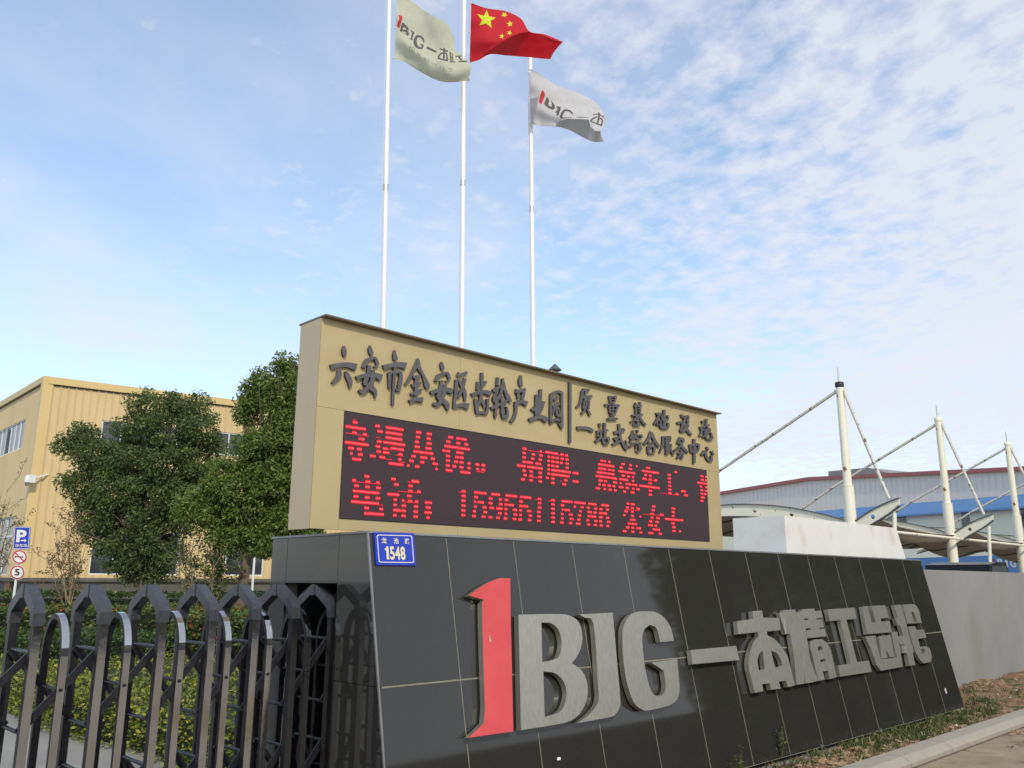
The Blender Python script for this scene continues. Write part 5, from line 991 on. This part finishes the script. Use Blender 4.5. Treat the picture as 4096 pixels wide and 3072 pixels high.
# rubble, litter, grass
def rocks(n_, fa, fs_, smin, smax, name, mt, zfun=soilz):
    V_ = []; Q_ = []; b = 0
    base = np.array([(math.cos(t) * math.cos(p), math.sin(t) * math.cos(p), math.sin(p)) for p in (-.6, .35, 1.1) for t in np.linspace(0, 2 * math.pi, 7)[:-1]] )
    for _ in range(n_):
        a_ = fa(); s_ = fs_(); r = random.uniform(smin, smax) ; P = base * r * rng.uniform(.55, 1.35, size=(18, 1)) * [1.15, .9, .5]; zz_ = float(zfun(np.array(a_), np.array(s_))); V_.append(P + gp(a_, s_, zz_ + r * .15))
        for k in range(2):
            for j in range(6): Q_.append([b + k * 6 + j, b + k * 6 + (j + 1) % 6, b + (k + 1) * 6 + (j + 1) % 6, b + (k + 1) * 6 + j])
        Q_.append([b + 12, b + 13, b + 14, b + 15]); Q_.append([b + 12, b + 15, b + 16, b + 17]); b += 18
    return tag(fast(name, np.concatenate(V_), np.array(Q_), MT[mt]), kind='stuff')
rocks(520, lambda: random.triangular(3.6, 9.5, 4.6), lambda: random.triangular(.42, 1.0, .85), .010, .036, 'tan_rubble', 'stone')
rocks(360, lambda: random.uniform(8.8, 22), lambda: random.uniform(-.3, 1.0), .012, .045, 'scattered_rubble', 'stone')
rocks(26, lambda: random.uniform(4, 16), lambda: random.uniform(.4, 1.0), .010, .02, 'pale_debris', 'platewhite')
def blades(n_, fa, fs_, h0, h1, name, mt, wd=.004, lean=.5, zfun=soilz):
    a_ = np.array([fa() for _ in range(n_)]); s_ = np.array([fs_() for _ in range(n_)]); h = rng.uniform(h0, h1, n_)[:, None]; B = gp(0, 0)[None] + a_[:, None] * U + s_[:, None] * NN; B[:, 2] = zfun(a_, s_)
    d = rng.normal(size=(n_, 3)) * [lean, lean, 0] + [0, 0, 1]; d /= np.linalg.norm(d, axis=1)[:, None]; sd = np.cross(d, rng.normal(size=(n_, 3))); sd /= np.linalg.norm(sd, axis=1)[:, None]
    w_ = wd * rng.uniform(.7, 1.4, n_)[:, None]; v = np.stack([B - sd * w_, B + sd * w_, B + d * h + sd * w_ * .15 + rng.normal(size=(n_, 3)) * [.01, .01, 0], B + d * h - sd * w_ * .15], 1)
    return tag(fast(name, v.reshape(-1, 3), np.arange(n_ * 4).reshape(-1, 4), MT[mt]), kind='stuff')
cl = [(random.triangular(3.4, 9.2, 6.6), random.triangular(.40, .98, .55), random.uniform(.05, .16)) for _ in range(150)] + [(9.35 + random.uniform(0, .5), random.uniform(.2, .6), .15) for _ in range(8)] + [(random.uniform(10, 24), random.uniform(-.2, 1.0), random.uniform(.06, .2)) for _ in range(40)]
def gpick():
    c = random.choice(cl); gpick.c = c; return c[0] + random.gauss(0, c[2] * .6)
def spick(): c = gpick.c; return min(1.235, c[1] + random.gauss(0, c[2] * .5))
aa = []; ss = []
for _ in range(5600):
    c = random.choice(cl); aa.append(c[0] + random.gauss(0, c[2] * .7)); ss.append(min(1.0, max(-.3, c[1] + random.gauss(0, c[2] * .55))))
ia = iter(aa); is_ = iter(ss); blades(5600, lambda: next(ia), lambda: next(is_), .02, .085, 'weedy_grass', 'grass', .0035, .55)
def litter(n_, fa, fs_, z, name, size, zfun=None):
    P = np.array([gp(fa(), fs_(), z) for _ in range(n_)])
    if zfun is not None:
        rel = P - gp(0, 0); P[:, 2] = zfun(rel @ U, rel @ NN) + .012
    n0 = len(P); d = rng.normal(size=(n0, 3)) * [1, 1, .25]; d /= np.linalg.norm(d, axis=1)[:, None]; sd = np.cross(d, np.tile([0, 0, 1.0], (n0, 1)) + rng.normal(size=(n0, 3)) * .3); sd /= np.linalg.norm(sd, axis=1)[:, None]; s = size * rng.uniform(.6, 1.3, n0)[:, None]
    v = np.stack([P - d * s * .5, P + sd * s * .28, P + d * s * .5, P - sd * s * .28], 1) + [0, 0, size * .12]; return tag(fast(name, v.reshape(-1, 3), np.arange(n0 * 4).reshape(-1, 4), MT['litter']), kind='stuff')
litter(900, lambda: random.uniform(3.4, 22), lambda: random.uniform(.3, 1.0), .06, 'leaf_litter', .035, soilz)
pk_ = [(random.uniform(5.5, 12), random.uniform(1.35, 2.1)) for _ in range(16)]; lp = [random.choice(pk_) for _ in range(1100)]
la = iter([c[0] + random.gauss(0, .22) for c in lp]); ls_ = iter([c[1] + random.gauss(0, .10) for c in lp]); litter(1100, lambda: next(la), lambda: next(ls_), .012, 'fallen_leaves', .05)
# two taller weeds against the black wall
for (px, py, hh, lab) in ((3145, 2985, .30, 'tall thin flowering weed growing against the foot of the black wall'), (2975, 3060, .22, 'small dry weed at the lower left of the planting strip')):
    P0 = atz(px, py + 30, .07); wd_ = thing('weed', P0, lab, 'weed'); m = MB()
    LPs = []
    for k in range(5): e = P0 + [random.uniform(-.05, .05), random.uniform(-.04, .04), hh * random.uniform(.6, 1.0)]; m.tube([P0, (P0 + e) / 2 + [.01, 0, 0], e], [.004, .003, .0015], 5); LPs += [P0 + (e - P0) * random.uniform(.15, 1) + rng.normal(size=3) * .02 for _ in range(12)]
    m.build('stem', MT['grass'], wd_); P = np.array(LPs); v, q_ = leaf_cloud(P, np.zeros_like(P), .035, .4, 0); fast('leaves', v, q_, MT['grass'], wd_)

# ------------------------------------------------------------------ tensile car park canopy
M1 = at(*p7(1040, 1150), 28.0) * [1, 1, 0]
def cu(x, y): # pixel in zoom 7 -> (a along NN, z) in the vertical plane through mast 1
    P = onp(*p7(x, y), M1, U) - M1; return float(P @ NN), float(P[2])
def c3(a, z, i=0, du=0.0): return M1 + U * (6.3 / U[1] * i * .985 + du) + NN * a + Z * z
DU = 6.3 / U[1] * .985
zt1 = cu(935, 235)[1]; zs1 = cu(1015, 905)[1]; ztip = cu(925, 140)[1] + .22
def profile(pts): return [cu(x, y) for x, y in pts]
up_r = profile([(1068, 1152), (1120, 1112), (1180, 1072), (1250, 1035), (1310, 1008), (1372, 985)]); lo_r = profile([(1372, 1030), (1350, 1050), (1300, 1090), (1250, 1122), (1180, 1166), (1085, 1235)])
up_l = profile([(1015, 1148), (930, 1120), (840, 1098), (740, 1078), (640, 1060), (540, 1048), (440, 1041), (330, 1039), (240, 1041), (145, 1047), (20, 1070), (-150, 1115), (-330, 1180)])
lo_l = profile([(-330, 1260), (-150, 1195), (20, 1145), (145, 1120), (240, 1117), (330, 1117), (440, 1122), (540, 1132), (640, 1145), (740, 1160), (840, 1178), (930, 1198), (1015, 1235)])
ends = cu(145, 805); anc = cu(-330, 1185)
def canopy(i, label):
    r = thing('canopy_mast', c3(0, 0, i), label, 'canopy mast', 'white steel masts of the car park canopy')
    m = MB(); m.tube([c3(0, 0, i), c3(0, zs1, i)], .185, 24); m.build('lower_tube', MT['whitesteel'], r)
    m = MB(); m.tube([c3(0, zs1 - .02, i), c3(0, zt1, i)], [.135, .125], 24); m.build('upper_tube', MT['whitesteel'], r)
    m = MB(); m.tube([c3(0, zs1 - .012, i), c3(0, zs1 + .012, i)], .195, 24); m.build('step_flange', MT['whitesteel'], r)
    m = MB(); m.tube([c3(0, zt1 - .01, i), c3(0, zt1 + .05, i), c3(0, zt1 + .17, i), c3(0, zt1 + .2, i)], [.13, .145, .145, .05], 20); m.build('collar', MT['blackrubber'] if i == 0 else MT['whitesteel'], r)
    m = MB(); m.tube([c3(0, zt1 + .18, i), c3(0, ztip, i)], [.042, .03], 10); m.build('spike', MT['frame'], r)
    m = MB(); m.tube([c3(-.12, zt1 - .12, i), c3(ends[0], ends[1], i), c3(anc[0], anc[1], i)], .055, 10); m.build('stay_strut', MT['rustcable'], r)
    tr = cu(1300, 1000); m = MB(); m.tube([c3(.12, zt1 - .10, i), c3(tr[0], tr[1] + .05, i)], .055, 10); m.build('stay_strut', MT['rustcable'], r)
    for s in (-.14, .14): m = MB(); m.box(c3(s, zt1 - .12, i), U * .03, NN * .05, Z * .06); m.build('lug', MT['whitesteel'], r)
    for up, lo, holes in ((up_r, lo_r, [(1190, 1113, 16)]), (up_l, lo_l, [(635, 1104, 14), (383, 1080, 14), (150, 1078, 12), (-60, 1120, 12)])):
        m = MB(); hl = [[cu(hx + hr * math.cos(t), hy + hr * math.sin(t)) for t in np.linspace(0, 2 * math.pi, 15)[:-1]] for hx, hy, hr in holes]
        m.prism([c3(a, z, i, -.02) for a, z in up + lo], U * .04, [[c3(a, z, i, -.02) for a, z in h] for h in hl]); m.build('curved_beam', MT['whitesteel'], r)
        m = MB()
        for (p0, p1) in zip(up[:-1], up[1:]): m.bar(c3(p0[0], p0[1] + .015, i), c3(p1[0], p1[1] + .015, i), U, .16, .03)
        for (p0, p1) in zip(lo[:-1], lo[1:]): m.bar(c3(p0[0], p0[1] - .015, i), c3(p1[0], p1[1] - .015, i), U, .16, .03)
        m.build('beam_flange', MT['edgegreen'], r)
    return r
for i, lab in enumerate(['tallest looking white canopy mast with a black collar, nearest the display board', 'second white canopy mast, between the black collared one and the picture edge', 'third white canopy mast near the right picture edge', 'farthest white canopy mast beyond the right picture edge']): canopy(i, lab)
# beam centre line for the membrane
prof_all = [(a, z) for a, z in up_l[::-1]] + [(a, z) for a, z in up_r]
pa = np.array([p[0] for p in prof_all]); pz = np.array([p[1] for p in prof_all]); o_ = np.argsort(pa); pa = pa[o_]; pz = pz[o_]
lowz = np.interp(pa, pa, pz)
memroot = []
for i in range(0, 3):
    na, nb = 60, 24; A = np.linspace(pa[0] + .1, .75, na); T = np.linspace(0, 1, nb); V_ = np.zeros((nb, na, 3))
    for j, t in enumerate(T):
        zz_ = np.interp(A, pa, pz) - .08 - .12 - 4 * t * (1 - t) * (.10 + 1.0 * np.exp(-((A + 1.7) / 1.2) ** 2)) - .22 * t * np.clip((A + .8) / 1.5, 0, 1)
        edge = np.clip((A + .2) / .9, 0, 1); Aq = A - edge * (4 * t * (1 - t) * .25 + .55 * t)
        V_[j] = M1[None] + U * (DU * (i + .012 + t * .976)) + Aq[:, None] * NN + zz_[:, None] * Z
    idx = np.arange(na * nb).reshape(nb, na); Q = np.stack([idx[:-1, :-1], idx[:-1, 1:], idx[1:, 1:], idx[1:, :-1]], -1).reshape(-1, 4)
    r = thing('canopy_membrane', c3(0, 3, i, DU / 2), ['tan canopy fabric bay hidden mostly behind the display board', 'tan canopy fabric bay between the black collared mast and the second mast', 'tan canopy fabric bay between the second and third masts', 'tan canopy fabric bay right of the third mast'][i + 1], 'canopy fabric', 'stretched fabric bays of the car park canopy'); fast('fabric', V_.reshape(-1, 3), Q, MT['membrane'], r, smooth=True)
    ta = cu(1335, 1070); m = MB(); q0 = c3(.2, cu(1350, 1215)[1] , i, .15); 
    zt_b = 3.28; m.tube([c3(.45, zt_b, i, .1), c3(.45, zt_b, i, DU - .1)], .05, 12); m.build('tie_tube', MT['whitesteel'], r)
    for s in (.25, .5, .75): m = MB(); Pm = [c3(a_, float(np.interp(a_, pa, pz)) - .13 - .10 - 4 * s * (1 - s) * (.10 + 1.0 * math.exp(-((a_ + 1.7) / 1.2) ** 2)), i, DU * s) for a_ in np.linspace(pa[0] + .4, -.1, 12)]; m.tube(Pm, .03, 6); m.build('batten', MT['concrete'], r)
for i, lab in enumerate(['short white prop under the first canopy beam tip', 'slanting white prop under the second canopy beam tip', 'white prop under the third canopy beam tip']):
    tip = cu(1345, 1062); m = MB(); r = thing('prop_post', c3(tip[0] - .35, 0, i), lab, 'prop post', 'white props under the canopy beam tips'); m.tube([c3(tip[0] - .35, 0, i), c3(tip[0] - .05, tip[1] - .1, i)], .065, 12); m.build('tube', MT['whitesteel'], r); m = MB(); m.tube([c3(tip[0] - .35, 0, i), c3(tip[0] - .35, .03, i)], .14, 12); m.build('foot_plate', MT['whitesteel'], r)

# ------------------------------------------------------------------ grey warehouse beyond
W0 = at(3269, 1600, 82.0); W1 = at(4096, 1600, 65.0); wd_ = unit((W1 - W0) * [1, 1, 0]); W0 = W0 * [1, 1, 0]; wn_ = np.cross(wd_, Z); wn_ = wn_ * np.sign(np.dot(CAM - W0, wn_))
def wpx(x, y): P = onp(*p7(x, y), W0, wn_) - W0; return float(P @ wd_), float(P[2])
def w3(s, z, off=0.0): return W0 + wd_ * s + Z * z + wn_ * off
ware = thing('warehouse', W0, 'large grey gabled warehouse with maroon roof edge and blue eaves roof behind the canopy', 'building')
l_ = wpx(-200, 1060); ap = wpx(760, 862); rr0 = wpx(2212, 778)
slope = (rr0[1] - ap[1]) / (rr0[0] - ap[0]); re = (rr0[0] + 25, ap[1] + slope * (rr0[0] + 25 - ap[0])); bt = wpx(2212, 975)[1]; bb = wpx(2212, 1035)[1]
slopel = (ap[1] - wpx(145, 968)[1]) / (ap[0] - wpx(145, 968)[0]); le = (ap[0] - 45, ap[1] - slopel * 45)
m = MB(); m.prism([w3(le[0], bb - .5), w3(re[0], bb - .5), w3(re[0], re[1]), w3(*ap), w3(le[0], le[1])], -wn_ * .3); m.build('gable_wall', MT['warehouse'], ware)
m = MB(); x = le[0]
while x < re[0]:
    zt_c = (ap[1] - slopel * (ap[0] - x)) if x < ap[0] else ap[1] + slope * (x - ap[0]); m.box(w3(x, (bb + zt_c) / 2, .03), wd_ * .03, wn_ * .002, Z * (zt_c - bb) / 2); x += .55
tag(m.build('sheet_ribs', MT['warehouse'], ware), kind='stuff')
for p0, p1 in (((le[0], le[1]), ap), (ap, re)): m = MB(); m.bar(w3(p0[0], p0[1] + .05, .15), w3(p1[0], p1[1] + .05, .15), Z, .32, .35); m.build('roof_edge', MT['maroon'], ware)
m = MB(); m.hexa([w3(le[0], 0, .0), w3(re[0], 0, .0), w3(re[0], 0, -.3), w3(le[0], 0, -.3), w3(le[0], bb - .5, .0), w3(re[0], bb - .5, .0), w3(re[0], bb - .5, -.3), w3(le[0], bb - .5, -.3)]); m.build('lower_wall', MT['warelow'], ware)
m = MB(); s_l = wpx(800, 1090)[0]; m.hexa([w3(s_l, bb - .1, 0.05), w3(re[0], bb - .1, .05), w3(re[0], bb - .15, .6), w3(s_l, bb - .15, .6), w3(s_l, bt + .3, .05), w3(re[0], bt + .3, .05), w3(re[0], bb, .6), w3(s_l, bb, .6)]); m.build('eaves_roof', MT['blueroof'], ware)
for (x0, y0, x1, y1) in ((1352, 1098, 1432, 1152), (1782, 1068, 1872, 1190), (2190, 1050, 2260, 1120)):
    a0_, z1_ = wpx(x0, y0); a1_, z0_ = wpx(x1, y1); m = MB(); m.box(w3((a0_ + a1_) / 2, (z0_ + z1_) / 2 - .2, .03), wd_ * (a1_ - a0_) / 2, wn_ * .03, Z * ((z1_ - z0_) / 2 + .5)); f0 = m.build('window', MT['frame'], ware)
    m = MB(); m.box(w3((a0_ + a1_) / 2, (z0_ + z1_) / 2 - .2, .065), wd_ * ((a1_ - a0_) / 2 - .1), wn_ * .01, Z * ((z1_ - z0_) / 2 + .4)); m.build('pane', MT['glass'], f0)
# roof ventilator ridge box
vb = [wpx(848, 842), wpx(862, 812), wpx(1110, 786), wpx(1130, 784), wpx(1290, 824), wpx(1290, 850)]
m = MB(); m.prism([w3(a_, z_ + .12, -.45) for a_, z_ in [(vb[0][0], vb[0][1] - 2), vb[1], vb[2], vb[3], vb[4], (vb[5][0], vb[5][1] - 2)]], -wn_ * 8); m.build('roof_vent', MT['greywall'], ware)
# blue lettered wall and parked cars glimpsed under the canopy
bw0 = at(*p7(1500, 1430), 64.0); bw1 = at(*p7(2300, 1400), 54.0); bd = unit((bw1 - bw0) * [1, 1, 0]); bO = bw0 * [1, 1, 0]; bn = np.cross(bd, Z); bn = bn * np.sign(np.dot(CAM - bO, bn))
def b3(s, z, off=0.0): return bO + bd * s + Z * z + bn * off
def bpx(x, y): P = onp(*p7(x, y), bO, bn) - bO; return float(P @ bd), float(P[2])
bz = bpx(1900, 1372)[1]; bwall = thing('blue_hoarding', bO, 'blue painted wall with white lettering glimpsed under the canopy', 'hoarding')
m = MB(); m.hexa([b3(-12, 0, 0), b3(22, 0, 0), b3(22, 0, -.2), b3(-12, 0, -.2), b3(-12, bz, 0), b3(22, bz, 0), b3(22, bz, -.2), b3(-12, bz, -.2)]); m.build('panel', MT['bluewall'], bwall)
def bf(x, y, off=0.0): return b3(x, y, .03 + off)
for ch, x0, x1, mt_ in (('1', 2010, 2028, 'printred'), ('B', 2042, 2090, 'platewhite'), ('J', 2096, 2122, 'platewhite'), ('G', 2128, 2178, 'platewhite')):
    a0_, z1_ = bpx(x0, 1392); a1_, z0_ = bpx(x1, 1448); m = MB(); text_mesh(m, ch if ch != 'J' else 'I', (a0_, a1_, z0_, z1_), bf, .04, 0); m.build('letter', MT[mt_], bwall)
def car(label, px, py, Y, ln, ht):
    P = at(px, py, Y); base = np.array([P[0], Y, 0.0]); r = thing('parked_car', base, label, 'car', 'dark cars parked under the canopy'); d = U; n_ = NN
    def c(a, s, z): return base + d * a + n_ * s + Z * z
    h = ht; L2 = ln / 2; pr = [(-L2, .35), (-L2, .95), (-L2 + .5, 1.02), (-L2 + .95, h - .08), (-L2 + 1.5, h), (L2 - 1.7, h), (L2 - 1.0, 1.08), (L2 - .1, .92), (L2, .35)]
    m = MB(); m.prism([c(a, .88, z) for a, z in pr], -n_ * 1.76); m.build('body', MT['carpaint'], r)
    m = MB(); m.prism([c(a, .885, z) for a, z in ((-L2 + .75, 1.05), (-L2 + 1.1, h - .13), (L2 - 1.75, h - .09), (L2 - 1.2, 1.05))], n_ * .004); m.build('side_window', MT['glass'], r)
    for a_ in (-L2 + .85, L2 - .85):
        for s_ in (.80, -.98): m = MB(); m.tube([c(a_, s_, .33), c(a_, s_ + .2, .33)], .33, 18); w_ = m.build('wheel', MT['blackrubber'], r); m = MB(); m.tube([c(a_, s_ - .004, .33), c(a_, s_ + .204, .33)], .19, 12); m.build('rim', MT['pole'], w_)
car('black vehicle roof showing over the grey wall between the canopy masts', *p7(1860, 1460), 26.0, 4.1, 2.2)

# ------------------------------------------------------------------ across the road (seen only as reflections in the polished granite and gate)
def bgtree(label, x, y, h, rcr, group='roadside trees across the road', seed=0):
    base = np.array([x, y, 0.0]); t = thing('roadside_tree', base, label, 'tree', group); k = 110; v = rng.normal(size=(k, 3)); v /= np.linalg.norm(v, axis=1)[:, None]
    C_ = base + [0, 0, h * .58] + v * [rcr, rcr, h * .42] * rng.uniform(.45, 1, (k, 1)); P = (C_[:, None] + rng.normal(size=(k, 120, 3)) * rcr * .15).reshape(-1, 3); vv, qq = leaf_cloud(P, np.zeros_like(P), .30, .5); fast('crown', vv, qq, MT['camphor'], t)
    m = MB(); m.tube([base, base + Z * h * .35, base + Z * h * .7], [.2, .16, .07], 10); m.build('trunk', MT['bark'], t)
def bt_(a, s_): P = gp(a, s_); return float(P[0]), float(P[1])
for a_, s_, h_, r__, lb in ((35.5, 14, 14.5, 4.6, 'first tall bushy roadside tree across the road, nearest the gate'), (42, 14.5, 13, 4.2, 'second tall bushy roadside tree across the road'), (49, 14, 14, 4.4, 'third tall bushy roadside tree across the road'), (56, 14.5, 13.5, 4.4, 'fourth tall bushy roadside tree across the road'), (64, 14, 14, 4.6, 'farthest tall bushy roadside tree across the road')):
    bgtree(lb, *bt_(a_, s_), h_, r__)
A_, B_, C_q, D_ = gp(33, 17.5), gp(80, 17.5), gp(80, 21), gp(33, 21)
hedge('reflection_thicket', 'tall dense thicket added behind the roadside trees to darken the granite reflection', [(A_[0], A_[1]), (B_[0], B_[1]), (C_q[0], C_q[1]), (D_[0], D_[1])], 11.5, 'camphor', 60, .35, core=.93)  # out of view; added to fill bright sky gaps in the granite reflection
def rp(az, d): return np.array([math.sin(rad(az)) * d, math.cos(rad(az)) * d, 0.0])
hb = thing('low_wall_building', rp(100, 24), 'long low dark brick building facing the gate from across the road', 'building')
e_ = -U; f__ = NN; s_ = gp(56, 20)
m = MB(); m.hexa([s_, s_ + e_ * 95, s_ + e_ * 95 + f__ * 8, s_ + f__ * 8, s_ + Z * 3.4, s_ + e_ * 95 + Z * 3.4, s_ + e_ * 95 + f__ * 8 + Z * 3.4, s_ + f__ * 8 + Z * 3.4]); m.build('brick_wall', MT['bark'], hb)
for k in range(18): m = MB(); m.box(s_ + e_ * (3 + k * 5) + Z * 1.7 - f__ * .03, e_ * 1.0, f__ * .03, Z * .9); m.build('window', MT['glass'], hb)
